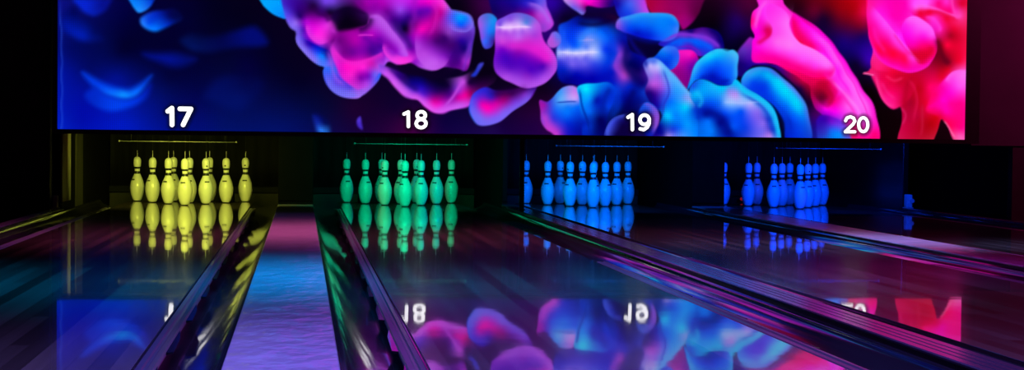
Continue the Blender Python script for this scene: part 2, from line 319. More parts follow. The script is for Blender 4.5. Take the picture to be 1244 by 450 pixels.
([(3.101,1.414),(3.175,1.332),(3.201,1.236),(3.178,1.115)],0.0242,0.0242,(0,60,230),0.5),
([(3.298,1.358),(3.348,1.263),(3.423,1.18),(3.449,1.095)],0.0182,0.0182,(10,10,140),0.6),
([(2.918,1.423),(3.015,1.413),(3.113,1.427),(3.198,1.452)],0.0182,0.0182,(5,0,50),0.6),
([(3.18,0.995),(3.242,0.923),(3.231,0.814),(3.184,0.717)],0.0303,0.0303,(0,60,220),0.4),
([(3.365,0.949),(3.317,0.852),(3.306,0.743)],0.0242,0.0242,(0,0,90),0.5),
([(0.995,1.524),(1.043,1.455),(1.101,1.433),(1.125,1.386)],0.0182,0.0182,(40,0,70),0.5),
([(1.3,1.555),(1.359,1.509),(1.43,1.487),(1.477,1.535)],0.0182,0.0182,(140,0,160),0.4),
([(1.856,1.555),(1.892,1.485),(1.881,1.39),(1.835,1.306)],0.0182,0.0121,(210,30,190),0.4),
([(-0.765,0.551),(-0.742,0.615),(-0.744,1.163),(-0.757,1.509)],0.003,0.0121,(40,90,230),0.4)]
ART_SHAPES = [
([(-0.669,2.028),(-0.655,1.494),(-0.61,1.443),(-0.554,1.409),(-0.514,1.399),(-0.475,1.417),(-0.43,1.452),(-0.398,2.036)],0.0242,[(-0.571,1.467,5,35,205),(-0.458,1.486,5,15,140),(-0.531,1.421,5,30,180)]),
([(-0.734,1.394),(-0.734,1.308),(-0.688,1.268),(-0.626,1.235),(-0.542,1.225),(-0.457,1.238),(-0.497,1.312),(-0.599,1.397),(-0.655,1.465)],0.0364,[(-0.683,1.338,0,20,150),(-0.598,1.27,0,28,175),(-0.514,1.295,0,8,90),(-0.655,1.425,0,5,90)]),
([(-0.262,2.04),(-0.254,1.474),(-0.214,1.434),(-0.169,1.446),(-0.123,1.482),(-0.069,2.045)],0.0121,[(-0.226,1.486,10,130,255),(-0.192,1.504,10,110,240),(-0.112,1.511,0,50,200),(-0.061,1.524,0,20,120),(-0.203,1.452,30,140,255)]),
([(-0.197,1.394),(-0.191,1.348),(-0.145,1.314),(-0.088,1.303),(-0.031,1.322),(0.026,1.358),(0.094,1.4),(0.037,1.468),(-0.032,1.455),(-0.117,1.442),(-0.168,1.423)],0.0182,[(-0.174,1.359,30,120,255),(-0.1,1.326,0,120,255),(-0.134,1.366,0,70,230),(-0.089,1.408,0,40,190),(-0.003,1.409,0,10,100),(0.054,1.411,0,5,70),(-0.003,1.351,0,40,180)]),
([(0.084,1.248),(0.129,1.284),(0.256,1.269),(0.457,1.314),(0.601,1.352),(0.671,1.277),(0.689,1.237),(0.544,1.205),(0.371,1.184),(0.256,1.158),(0.153,1.18)],0.0364,[(0.17,1.192,0,18,95),(0.544,1.275,0,10,115),(0.371,1.242,0,5,75),(0.198,1.251,0,10,70)]),
([(-0.173,1.139),(-0.03,1.147),(0.113,1.144),(0.188,1.111),(0.113,1.063),(-0.001,1.061),(-0.087,1.094)],0.0424,[(-0.001,1.096,0,15,140),(0.113,1.098,0,12,110)]),
([(0.286,0.92),(0.43,0.998),(0.546,0.982),(0.662,0.955),(0.605,0.837),(0.489,0.747),(0.316,0.803),(0.247,0.843)],0.0485,[(0.315,0.891,0,12,95),(0.489,0.835,0,15,100),(0.546,0.953,0,5,70)]),
([(-0.597,1.004),(-0.569,0.953),(-0.512,0.896),(-0.427,0.845),(-0.313,0.818),(-0.228,0.842),(-0.155,0.913),(-0.121,0.989),(-0.189,0.941),(-0.268,0.9),(-0.342,0.898),(-0.427,0.926),(-0.512,0.965)],0.0303,[(-0.512,0.925,0,60,230),(-0.399,0.869,5,100,250),(-0.314,0.852,10,140,255),(-0.228,0.877,5,105,250),(-0.155,0.942,0,60,210),(-0.371,0.898,0,70,235),(-0.285,0.899,0,60,225)]),
([(-0.58,0.843),(-0.529,0.78),(-0.438,0.741),(-0.353,0.736),(-0.256,0.766),(-0.154,0.837),(-0.12,0.919),(-0.228,0.842),(-0.313,0.818),(-0.427,0.845),(-0.512,0.902)],0.0303,[(-0.512,0.809,0,40,200),(-0.353,0.765,0,65,235),(-0.228,0.813,0,50,220),(-0.427,0.81,0,55,225),(-0.143,0.896,0,25,170)]),
([(1.013,0.725),(1.026,0.666),(1.061,0.602),(1.132,0.591),(1.125,0.667),(1.084,0.714)],0.0242,[(1.037,0.654,20,60,190),(1.073,0.619,40,120,240),(1.102,0.667,0,10,80)]),
([(1.331,0.699),(1.348,0.717),(1.366,0.67),(1.367,0.623),(1.343,0.64)],0.0121,[(1.349,0.67,70,40,200),(1.349,0.682,80,50,210)]),
([(0.625,2.065),(0.658,1.499),(0.717,1.448),(0.775,1.42),(0.81,1.409),(0.845,1.427),(0.84,2.071)],0.0061,[(0.687,1.512,0,165,255),(0.774,1.473,0,150,255),(0.804,1.438,10,130,250)]),
([(0.805,2.07),(0.798,1.473),(0.816,1.403),(0.851,1.351),(0.892,1.317),(0.898,1.252),(0.94,1.183),(0.999,1.125),(1.081,1.079),(1.099,0.991),(1.141,0.915),(1.206,0.869),(1.277,0.852),(1.353,0.865),(1.423,0.914),(1.482,0.98),(1.516,1.075),(1.552,1.117),(1.611,1.094),(1.718,1.114),(1.789,1.073),(1.867,1.057),(1.956,1.088),(2.046,1.072),(2.112,1.061),(2.141,1.127),(2.164,1.276),(2.168,1.407),(2.132,1.466),(2.06,1.488),(2.0,1.499),(1.964,2.102)],0.0091,[(0.832,1.515,60,20,180),(0.845,1.427,90,50,220),(0.81,1.45,70,70,230),(0.902,1.487,50,0,130),(0.949,1.5,50,0,110),(0.88,1.375,150,100,245),(0.92,1.429,40,0,110),(0.933,1.329,70,0,170),(0.851,1.38,120,80,240),(0.961,1.4,160,0,200),(0.985,1.324,200,0,220),(1.021,1.278,230,30,220),(1.068,1.255,220,40,220),(0.979,1.371,190,0,210),(1.007,1.501,30,0,60),(1.066,1.461,60,0,110),(1.125,1.374,210,50,210),(1.113,1.398,170,20,190),(1.161,1.334,140,20,160),(1.125,1.462,20,0,45),(1.242,1.465,5,0,20),(1.272,1.407,10,0,25),(1.196,1.376,8,0,25),(1.36,1.45,40,0,70),(1.095,1.532,110,60,220),(1.153,1.539,110,60,210),(1.388,1.527,150,0,160),(1.448,1.499,140,0,170),(1.506,1.53,170,0,180),(1.537,1.471,110,0,150),(1.595,1.532,170,40,220),(1.631,1.491,150,60,230),(1.567,1.413,90,0,150),(0.91,1.253,100,80,235),(0.951,1.189,130,110,245),(1.01,1.131,120,100,240),(1.081,1.097,60,120,255),(0.98,1.242,60,0,190),(1.057,1.196,20,60,230),(1.08,1.15,0,110,255),(1.115,1.186,30,0,130),(1.039,1.208,40,20,200),(1.156,1.257,110,0,130),(1.214,1.288,150,0,150),(1.302,1.319,170,0,170),(1.361,1.332,160,0,170),(1.273,1.23,160,0,170),(1.303,1.172,100,0,150),(1.245,1.141,140,0,170),(1.186,1.169,200,30,200),(1.156,1.198,190,60,220),(1.216,1.111,210,0,200),(1.275,1.083,255,20,200),(1.363,1.084,250,30,220),(1.304,1.054,240,30,200),(1.419,1.427,170,50,200),(1.478,1.411,170,60,210),(1.537,1.365,170,60,220),(1.597,1.307,170,60,230),(1.657,1.219,180,70,240),(1.449,1.351,160,30,190),(1.42,1.292,180,0,200),(1.509,1.293,130,0,180),(1.568,1.235,140,0,190),(1.48,1.216,70,0,150),(1.527,1.176,140,40,210),(1.599,1.135,230,60,230),(1.658,1.113,255,50,220),(1.717,1.137,220,40,220),(1.598,1.177,150,20,200),(1.451,1.115,150,20,170),(1.492,1.134,190,70,230),(1.422,1.055,200,50,230),(1.157,1.051,40,100,240),(1.116,1.08,60,100,245),(1.199,1.022,120,60,230),(1.129,0.974,70,80,240),(1.188,0.916,90,100,240),(1.276,0.876,130,120,245),(1.335,0.918,170,90,240),(1.275,0.976,200,30,200),(1.334,0.995,210,40,210),(1.363,1.025,120,10,180),(1.393,0.966,180,60,220),(1.452,0.997,90,80,240),(1.481,1.039,40,90,250),(1.217,0.964,130,60,230),(1.656,1.385,15,0,80),(1.668,1.35,5,0,30),(1.626,1.414,60,0,140),(1.685,1.445,60,0,140),(1.744,1.505,150,0,200),(1.773,1.535,200,0,200),(1.832,1.549,230,0,200),(1.774,1.476,90,0,170),(1.833,1.495,110,0,180),(1.892,1.538,230,20,200),(1.952,1.522,230,60,210),(1.922,1.479,190,0,150),(1.698,1.297,120,0,170),(1.745,1.328,190,0,180),(1.787,1.352,240,0,180),(1.834,1.389,210,0,170),(1.893,1.437,190,0,150),(1.805,1.299,150,0,170),(1.954,1.302,60,0,110),(1.895,1.271,70,0,110),(1.982,1.439,100,70,230),(2.024,1.452,40,110,250),(2.06,1.441,0,150,255),(2.102,1.442,0,130,255),(2.144,1.425,80,110,250),(2.073,1.393,0,90,255),(2.132,1.383,100,80,230),(2.013,1.38,120,80,230),(1.983,1.332,130,50,180),(2.073,1.346,110,60,200),(2.133,1.335,90,40,180),(1.764,1.239,150,30,200),(1.806,1.181,180,60,220),(1.865,1.211,140,30,190),(1.896,1.117,190,80,235),(1.825,1.086,190,90,235),(1.955,1.154,130,20,190),(2.014,1.244,60,0,110),(2.074,1.275,40,0,150),(2.104,1.216,20,0,110),(2.045,1.185,50,0,130),(2.105,1.126,170,40,200),(2.124,1.085,120,20,160),(2.152,1.217,90,50,190),(2.063,1.126,80,0,140),(2.004,1.107,90,0,140),(1.717,1.209,130,0,180),(1.735,1.12,150,20,200)]),
([(1.137,1.41),(1.16,1.469),(1.23,1.5),(1.336,1.485),(1.401,1.451),(1.396,1.38),(1.313,1.354),(1.231,1.347),(1.178,1.334),(1.155,1.375)],0.0182,[(1.16,1.422,25,0,60),(1.242,1.483,10,0,35),(1.242,1.406,4,0,18),(1.313,1.39,8,0,22),(1.36,1.45,35,0,65),(1.196,1.364,8,0,25)]),
([(0.898,1.287),(0.898,1.241),(0.94,1.177),(0.999,1.119),(1.081,1.073),(1.134,1.08),(1.139,1.174),(1.056,1.22),(0.974,1.254)],0.0073,[(0.91,1.253,110,90,240),(0.946,1.189,135,115,245),(1.01,1.131,125,105,245),(1.081,1.091,60,120,255),(0.974,1.23,40,0,170),(1.045,1.19,10,50,230),(1.08,1.15,0,120,255),(1.121,1.162,20,0,120),(1.122,1.103,90,90,240)]),
([(1.087,1.056),(1.099,0.974),(1.141,0.909),(1.206,0.863),(1.277,0.846),(1.353,0.859),(1.376,0.907),(1.276,0.941),(1.199,1.01),(1.14,1.057)],0.0073,[(1.117,1.021,60,90,245),(1.129,0.962,80,80,240),(1.188,0.904,100,95,240),(1.276,0.87,140,110,245),(1.341,0.883,160,100,240),(1.187,0.975,90,50,220),(1.276,0.917,90,60,220),(1.317,0.9,150,80,230),(1.14,1.045,40,100,250)]),
([(1.144,1.198),(1.163,1.104),(1.199,1.034),(1.258,0.964),(1.329,0.912),(1.399,0.943),(1.458,1.003),(1.516,1.087),(1.527,1.181),(1.45,1.233),(1.349,1.308),(1.267,1.33),(1.173,1.281)],0.0121,[(1.156,1.187,190,40,210),(1.174,1.116,220,40,215),(1.21,1.046,220,20,205),(1.27,0.976,225,30,205),(1.329,0.93,200,50,215),(1.387,0.966,170,50,220),(1.452,1.026,110,90,245),(1.493,1.086,190,70,230),(1.516,1.158,120,20,200),(1.245,1.094,250,0,190),(1.304,1.071,255,20,200),(1.375,1.072,255,30,215),(1.433,1.109,180,10,160),(1.197,1.258,110,0,130),(1.267,1.295,160,0,160),(1.314,1.26,175,0,170),(1.391,1.262,150,0,180),(1.291,1.177,110,0,150),(1.362,1.178,130,0,170),(1.233,1.176,120,0,140),(1.433,1.192,60,0,140),(1.469,1.133,120,30,190),(1.293,1.012,240,30,205),(1.352,0.995,130,0,170),(1.405,1.014,120,10,190),(1.221,1.129,160,0,170)]),
([(1.396,1.321),(1.401,1.392),(1.419,1.445),(1.46,1.458),(1.519,1.418),(1.591,1.325),(1.663,1.219),(1.693,1.161),(1.646,1.154),(1.574,1.206),(1.515,1.24),(1.456,1.275),(1.414,1.286)],0.0073,[(1.419,1.416,160,40,190),(1.46,1.44,175,60,210),(1.519,1.394,175,70,220),(1.591,1.301,180,70,230),(1.657,1.196,190,75,240),(1.449,1.369,170,40,205),(1.491,1.311,150,10,190),(1.432,1.31,180,0,190),(1.55,1.253,130,0,175),(1.61,1.207,140,0,190),(1.479,1.275,110,0,170)]),
([(1.481,1.098),(1.57,1.064),(1.689,1.03),(1.778,1.014),(1.897,1.004),(2.017,1.006),(2.088,1.025),(2.166,1.068),(2.256,1.099),(2.316,1.076),(2.329,1.005),(2.257,0.932),(2.21,0.872),(2.175,0.818),(2.127,0.799),(2.067,0.786),(2.007,0.768),(1.96,0.749),(1.9,0.754),(1.852,0.771),(1.81,0.801),(1.768,0.842),(1.72,0.847),(1.673,0.864),(1.613,0.922),(1.553,0.987),(1.487,1.045)],0.0121,[(1.499,1.063,150,70,235),(1.541,1.034,190,70,235),(1.6,0.97,200,80,240),(1.66,0.899,205,90,245),(1.708,0.865,180,70,230),(1.756,0.853,200,60,220),(1.618,1.011,80,0,170),(1.719,0.954,20,5,160),(1.779,0.931,40,10,190),(1.809,0.884,90,20,200),(1.827,0.831,210,50,220),(1.87,0.79,255,40,220),(1.929,0.773,220,60,230),(1.887,0.843,200,0,150),(1.929,0.808,230,20,200),(1.989,0.791,190,60,225),(2.079,0.816,190,70,225),(1.898,0.903,50,0,100),(1.838,1.003,8,0,40),(1.957,0.987,8,0,35),(1.987,0.946,20,0,60),(1.988,0.881,80,0,130),(2.054,0.917,140,40,205),(2.101,0.983,190,70,220),(2.06,0.87,210,0,160),(2.108,0.888,230,0,150),(2.15,0.889,150,0,100),(2.138,0.823,200,50,210),(2.167,0.949,60,0,80),(2.137,0.978,40,0,70),(2.196,1.039,8,0,18),(2.245,0.98,30,0,50),(2.286,1.04,5,0,20),(1.689,1.018,10,0,60)]),
([(2.154,1.026),(2.178,1.062),(2.213,1.122),(2.237,1.123),(2.214,1.063),(2.178,1.02)],0.0121,[(2.178,1.05,30,50,200),(2.219,1.105,60,60,200)]),
([(2.144,0.829),(2.162,0.889),(2.197,0.919),(2.257,0.944),(2.33,0.927),(2.438,0.923),(2.529,0.954),(2.595,0.985),(2.631,0.968),(2.608,0.89),(2.512,0.816),(2.41,0.731),(2.35,0.689),(2.272,0.664),(2.2,0.675),(2.151,0.734),(2.139,0.787)],0.0091,[(2.198,0.89,60,40,220),(2.258,0.92,40,30,200),(2.3,0.873,60,20,180),(2.235,0.813,230,0,180),(2.271,0.789,255,0,180),(2.331,0.832,200,0,160),(2.391,0.851,150,0,120),(2.169,0.8,80,70,240),(2.2,0.722,100,110,250),(2.26,0.681,110,110,245),(2.32,0.724,140,80,240),(2.392,0.767,140,80,235),(2.469,0.84,120,40,200),(2.547,0.901,120,30,180),(2.451,0.899,60,0,80),(2.529,0.954,50,0,80),(2.348,0.91,50,0,100),(2.258,0.861,120,20,190),(2.589,0.949,50,0,110)]),
([(2.292,2.112),(2.312,1.458),(2.336,1.411),(2.554,1.367),(2.724,1.371),(2.753,1.407),(2.735,1.467),(2.697,1.538),(2.636,2.121)],0.0091,[(2.371,1.549,25,0,120),(2.323,1.506,15,0,90),(2.462,1.521,30,0,130),(2.552,1.553,40,20,190),(2.643,1.537,110,80,230),(2.624,1.584,70,60,220),(2.692,1.466,190,60,230),(2.643,1.477,180,60,210),(2.583,1.493,120,0,150),(2.729,1.407,190,60,225),(2.675,1.394,150,60,210),(2.492,1.492,70,0,130),(2.6,1.566,50,30,200)]),
([(2.204,1.444),(2.251,1.475),(2.3,1.476),(2.33,1.446),(2.331,1.369),(2.32,1.279),(2.29,1.231),(2.254,1.224),(2.224,1.277),(2.205,1.349),(2.198,1.396)],0.0073,[(2.216,1.396,150,90,230),(2.264,1.445,70,110,220),(2.294,1.428,30,140,240),(2.283,1.35,20,120,250),(2.254,1.278,50,100,250),(2.314,1.279,60,30,150),(2.229,1.307,120,80,230)]),
([(2.33,1.429),(2.384,1.459),(2.462,1.485),(2.553,1.481),(2.613,1.452),(2.65,1.405),(2.663,1.346),(2.688,1.286),(2.737,1.227),(2.775,1.156),(2.776,1.078),(2.74,1.018),(2.68,0.975),(2.607,0.95),(2.529,0.948),(2.45,0.977),(2.377,1.012),(2.328,1.053),(2.316,1.112),(2.32,1.22),(2.325,1.339)],0.0073,[(2.355,1.399,130,80,230),(2.432,1.431,150,90,230),(2.523,1.433,120,120,225),(2.547,1.415,90,130,225),(2.614,1.404,180,90,230),(2.337,1.381,190,130,250),(2.385,1.382,230,180,255),(2.433,1.383,235,190,255),(2.493,1.384,230,180,255),(2.542,1.385,210,160,250),(2.584,1.38,170,110,240),(2.355,1.352,170,80,230),(2.403,1.352,180,90,235),(2.464,1.354,180,100,235),(2.524,1.355,170,100,235),(2.374,1.316,190,80,230),(2.494,1.318,190,100,240),(2.615,1.333,170,60,220),(2.374,1.268,200,60,220),(2.464,1.282,200,70,225),(2.555,1.284,200,50,210),(2.375,1.221,120,0,200),(2.495,1.217,150,10,180),(2.616,1.225,220,30,210),(2.708,1.167,230,30,210),(2.678,1.106,80,0,180),(2.405,1.162,70,0,190),(2.526,1.146,90,0,190),(2.588,1.075,80,0,190),(2.346,1.101,110,20,200),(2.407,1.024,160,60,225),(2.498,0.984,160,70,230),(2.589,0.973,170,70,230),(2.679,1.011,170,70,235),(2.758,1.078,170,50,215),(2.757,1.156,210,50,215),(2.558,1.033,130,30,200),(2.436,1.09,90,10,190)]),
([(2.796,1.408),(2.856,1.439),(2.917,1.471),(2.99,1.502),(3.1,1.504),(3.223,1.477),(3.285,1.418),(3.318,1.238),(3.442,1.18),(3.536,1.061),(3.54,0.819),(3.482,0.545),(2.929,0.539),(3.107,0.933),(2.923,0.966),(2.801,1.007),(2.776,1.078),(2.775,1.168),(2.785,1.318)],0.0121,[(2.815,1.379,10,70,230),(2.858,1.32,0,60,240),(2.92,1.261,0,80,250),(2.979,1.382,0,60,220),(2.906,1.41,0,30,190),(3.039,1.473,10,0,60),(3.131,1.439,10,0,80),(2.978,1.472,10,0,60),(3.192,1.452,30,0,50),(3.01,1.352,60,120,255),(2.992,1.304,120,140,240),(2.95,1.291,60,120,250),(3.072,1.294,80,130,240),(3.101,1.366,0,100,250),(2.816,1.229,90,120,250),(2.799,1.204,170,180,255),(2.859,1.206,200,200,255),(2.92,1.207,200,200,255),(2.981,1.208,200,200,255),(3.042,1.209,200,200,255),(3.091,1.21,120,160,255),(2.889,1.242,50,110,250),(2.993,1.244,90,130,250),(2.86,1.17,120,110,240),(2.921,1.171,120,110,240),(2.994,1.172,110,110,240),(2.891,1.122,110,90,235),(2.982,1.124,100,90,235),(3.056,1.125,50,70,230),(3.163,1.325,0,90,240),(3.134,1.235,10,60,240),(3.166,1.145,0,50,220),(2.83,1.079,0,30,190),(2.799,1.139,60,60,220),(2.922,1.051,0,10,180),(2.862,1.002,0,0,130),(3.045,1.028,0,0,170),(3.137,1.024,0,10,180),(3.226,1.236,80,50,210),(3.257,1.189,130,60,210),(3.227,1.116,120,50,200),(3.271,1.044,170,60,190),(3.196,1.206,0,40,200),(3.197,1.067,10,20,190),(3.268,1.285,10,10,150),(3.317,1.328,0,20,180),(3.319,1.129,0,5,90),(3.379,1.239,0,10,180),(3.318,1.238,0,5,120),(3.382,1.088,10,0,90),(3.444,1.059,60,20,150),(3.414,0.986,10,0,110),(3.322,0.967,0,30,190),(3.199,0.983,0,20,190),(3.261,0.887,0,10,150),(3.305,0.815,0,0,90),(3.17,0.844,0,60,230),(3.211,0.935,0,60,220),(3.384,0.877,0,15,140),(3.433,0.926,10,50,190),(3.232,0.754,0,5,60),(3.141,0.692,0,10,100),(3.204,0.603,0,0,80)]),
([(2.718,1.317),(2.736,1.347),(2.772,1.354),(2.797,1.33),(2.804,1.277),(2.768,1.24),(2.725,1.245),(2.707,1.275)],0.0091,[(2.737,1.299,180,80,220),(2.779,1.318,90,110,240),(2.749,1.258,180,80,215)]),
([(2.817,2.126),(2.83,1.577),(2.867,1.541),(2.916,1.507),(2.966,1.484),(2.984,1.508),(2.989,1.544),(3.099,1.535),(3.191,1.549),(3.201,2.137)],0.0091,[(2.843,1.577,180,130,230),(2.904,1.53,110,90,230),(2.953,1.495,120,110,230),(2.946,1.573,230,60,210),(3.007,1.575,255,0,200),(3.068,1.564,190,0,180),(3.148,1.566,60,0,120),(2.989,1.538,120,0,120),(3.191,1.579,20,0,130)]),
([(3.183,2.137),(3.209,1.537),(3.254,1.454),(3.377,1.45),(3.468,1.482),(3.449,1.554),(3.428,2.144)],0.0091,[(3.221,1.567,20,10,160),(3.271,1.538,20,60,220),(3.313,1.569,60,90,240),(3.375,1.54,110,80,230),(3.424,1.572,190,60,230),(3.437,1.512,180,70,230),(3.314,1.491,20,60,230)]),
([(3.428,2.144),(3.449,1.554),(3.48,1.507),(3.592,1.497),(3.685,1.438),(3.717,1.391),(3.766,1.428),(3.839,1.52),(3.848,2.155)],0.0121,[(3.467,1.573,170,0,60),(3.529,1.556,170,0,80),(3.622,1.576,150,0,90),(3.714,1.578,140,0,90),(3.807,1.58,100,0,70),(3.716,1.487,160,0,110),(3.747,1.44,150,0,120),(3.654,1.498,150,0,90),(3.809,1.501,90,0,60)]),
([(3.533,1.278),(3.594,1.334),(3.656,1.365),(3.748,1.391),(3.903,1.406),(3.978,1.384),(4.017,1.324),(4.03,1.251),(3.969,1.213),(3.875,1.2),(3.782,1.21),(3.688,1.233),(3.608,1.255)],0.0073,[(3.643,1.347,60,20,160),(3.779,1.38,20,0,110),(3.935,1.377,25,0,115),(3.986,1.311,20,0,120),(3.73,1.342,100,40,190),(3.811,1.35,110,40,200),(3.892,1.327,110,40,205),(3.955,1.28,90,30,200),(3.987,1.25,30,20,150),(3.694,1.293,20,80,240),(3.812,1.308,0,90,250),(3.906,1.249,20,60,230),(3.856,1.272,0,70,240),(3.607,1.292,30,30,200),(3.769,1.258,70,20,190),(3.844,1.229,70,30,200),(3.75,1.276,60,40,210)]),
([(3.645,1.232),(3.719,1.239),(3.794,1.235),(3.838,1.187),(3.839,1.126),(3.797,1.065),(3.773,1.004),(3.742,0.943),(3.673,1.027),(3.61,1.092),(3.647,1.123)],0.0091,[(3.707,1.215,240,20,190),(3.77,1.21,250,20,190),(3.795,1.198,230,0,170),(3.721,1.155,200,0,170),(3.82,1.162,130,0,170),(3.672,1.081,150,0,130),(3.74,1.094,140,0,150),(3.741,1.015,130,0,130),(3.783,1.113,100,0,160),(3.684,1.136,180,10,160)]),
([(3.211,1.429),(3.235,1.465),(3.315,1.479),(3.437,1.506),(3.561,1.508),(3.641,1.486),(3.685,1.438),(3.686,1.378),(3.656,1.329),(3.582,1.303),(3.471,1.307),(3.347,1.341),(3.255,1.369),(3.211,1.393)],0.0091,[(3.229,1.429,130,90,230),(3.236,1.399,110,70,225),(3.272,1.436,60,90,240),(3.346,1.456,20,120,245),(3.468,1.488,20,130,240),(3.561,1.472,0,130,250),(3.655,1.426,10,110,250),(3.674,1.39,70,120,250),(3.625,1.352,20,120,250),(3.531,1.393,0,110,250),(3.408,1.409,0,90,245),(3.316,1.395,0,60,235),(3.47,1.343,0,40,220),(3.563,1.321,20,90,250),(3.378,1.36,0,20,200)]),
([(3.473,1.15),(3.516,1.199),(3.552,1.242),(3.607,1.274),(3.67,1.257),(3.695,1.196),(3.678,1.136),(3.629,1.092),(3.566,1.11),(3.517,1.133)],0.0073,[(3.583,1.255,60,130,250),(3.565,1.212,0,110,240),(3.627,1.195,0,80,240),(3.597,1.146,0,50,220),(3.67,1.22,40,90,240),(3.659,1.135,30,100,245),(3.522,1.169,0,60,220)]),
([(3.431,1.089),(3.424,1.137),(3.46,1.174),(3.522,1.169),(3.585,1.122),(3.66,1.044),(3.748,0.955),(3.799,0.895),(3.862,0.853),(3.867,0.549),(3.457,0.545),(3.542,0.685),(3.565,0.758),(3.477,0.848),(3.439,0.938),(3.457,1.011)],0.0091,[(3.455,1.132,110,130,240),(3.504,1.145,90,120,240),(3.535,1.121,190,190,255),(3.474,1.12,180,170,250),(3.475,1.048,140,110,230),(3.494,0.987,180,80,220),(3.536,1.049,150,100,235),(3.569,0.952,130,80,230),(3.537,0.982,170,80,220),(3.52,0.915,60,10,150),(3.476,0.927,30,0,120),(3.611,1.032,90,160,250),(3.586,1.074,80,150,245),(3.662,0.941,40,150,255),(3.724,0.93,60,160,255),(3.775,0.87,130,160,240),(3.737,0.894,110,150,245),(3.632,0.85,0,110,255),(3.694,0.833,0,160,255),(3.744,0.821,0,200,255),(3.59,0.759,0,180,255),(3.615,0.741,0,190,255),(3.57,0.861,40,60,210),(3.54,0.819,20,20,170),(3.56,0.686,0,20,150),(3.664,0.76,0,130,255),(3.758,0.7,0,150,255),(3.697,0.669,0,100,245),(3.654,0.65,30,60,220),(3.617,0.607,150,130,230),(3.573,0.625,20,20,150),(3.729,0.609,60,140,250),(3.822,0.628,0,130,255),(3.819,0.792,0,60,210)]),
([(3.137,0.541),(3.148,0.632),(3.184,0.699),(3.245,0.742),(3.324,0.767),(3.405,0.756),(3.455,0.696),(3.469,0.545)],0.0091,[(3.16,0.644,60,80,220),(3.196,0.699,50,60,210),(3.245,0.73,20,20,130),(3.325,0.737,10,0,80),(3.264,0.664,10,0,60),(3.357,0.635,20,5,80),(3.419,0.605,20,10,90),(3.222,0.603,10,0,70)]),
([(3.404,0.811),(3.446,0.854),(3.496,0.836),(3.54,0.77),(3.547,0.71),(3.524,0.649),(3.481,0.588),(3.419,0.635),(3.393,0.726)],0.0091,[(3.459,0.836,0,90,240),(3.497,0.806,60,80,225),(3.528,0.746,140,60,200),(3.523,0.697,130,60,200),(3.448,0.757,10,10,120),(3.474,0.648,0,20,160),(3.416,0.793,20,60,200)]),
([(2.657,0.854),(2.712,0.843),(2.742,0.868),(2.778,0.916),(2.826,0.953),(2.923,0.954),(2.948,0.931),(2.962,0.811),(2.976,0.69),(2.99,0.54),(2.807,0.538),(2.769,0.604),(2.714,0.639),(2.671,0.699),(2.658,0.776)],0.0073,[(2.688,0.819,150,20,170),(2.677,0.717,150,60,210),(2.726,0.651,190,60,210),(2.782,0.61,190,50,200),(2.73,0.855,60,60,210),(2.802,0.917,60,150,250),(2.803,0.862,90,170,250),(2.863,0.911,150,140,240),(2.912,0.912,200,130,240),(2.912,0.864,190,160,250),(2.864,0.863,160,160,250),(2.773,0.796,30,100,245),(2.864,0.809,20,120,250),(2.865,0.761,0,110,250),(2.938,0.81,0,100,250),(2.866,0.689,0,40,210),(2.945,0.69,0,30,180),(2.756,0.718,50,50,220),(2.867,0.611,30,20,190),(2.952,0.606,10,10,150)]),
([(2.936,0.955),(2.984,0.979),(3.076,0.987),(3.168,0.988),(3.217,0.947),(3.194,0.844),(3.159,0.753),(3.125,0.541),(3.002,0.54),(2.963,0.75),(2.943,0.87)],0.0061,[(2.997,0.943,0,230,255),(2.972,0.967,10,200,255),(2.961,0.907,0,170,250),(3.058,0.968,0,160,245),(3.137,0.964,0,90,225),(3.016,0.872,0,150,255),(2.999,0.811,0,120,250),(3.03,0.781,0,100,240),(2.976,0.69,0,30,180),(3.078,0.86,0,20,170),(3.126,0.873,0,40,200),(3.169,0.922,0,50,210),(3.098,0.722,0,0,90),(3.158,0.813,0,60,220),(3.019,0.661,0,50,200),(3.081,0.631,0,10,110),(3.02,0.601,0,30,170)]),
([(4.131,1.241),(4.186,1.303),(4.229,1.346),(4.312,1.256),(4.345,1.165),(4.535,1.138),(4.726,1.049),(4.855,0.929),(4.925,0.561),(4.703,0.558),(4.666,0.865),(4.537,1.028),(4.377,1.135),(4.251,1.133),(4.159,1.046),(4.108,1.07)],0.0121,[(4.174,1.242,90,40,180),(4.217,1.315,150,30,190),(4.157,1.144,20,0,110),(4.207,1.181,60,10,160),(4.283,1.146,40,0,150),(4.409,1.124,40,0,140),(4.485,1.076,70,0,110),(4.568,1.065,150,0,70),(4.631,1.03,200,0,60),(4.696,0.969,140,0,40),(4.613,0.968,20,0,60),(4.698,0.865,30,0,40),(4.731,0.774,60,0,90),(4.783,0.713,50,0,150),(4.746,0.62,20,20,140)]),
([(3.755,0.943),(3.772,1.016),(3.79,1.095),(3.82,1.15),(3.875,1.2),(3.937,1.237),(4.005,1.251),(4.056,1.239),(4.093,1.252),(4.131,1.216),(4.132,1.131),(4.128,1.04),(4.085,0.984),(4.003,0.983),(3.909,1.018),(3.816,1.017),(3.785,0.98)],0.0073,[(3.785,1.004,0,120,250),(3.815,1.096,20,130,250),(3.857,1.157,0,160,255),(3.919,1.2,0,215,250),(3.981,1.22,0,200,250),(4.062,1.233,40,170,240),(4.112,1.216,80,180,245),(4.12,1.131,20,120,250),(3.97,1.153,0,110,250),(3.908,1.097,0,70,240),(4.002,1.08,0,60,240),(3.846,1.054,0,90,250),(4.065,1.039,0,80,245),(3.94,1.037,0,10,170),(4.034,1.008,0,30,190)]),
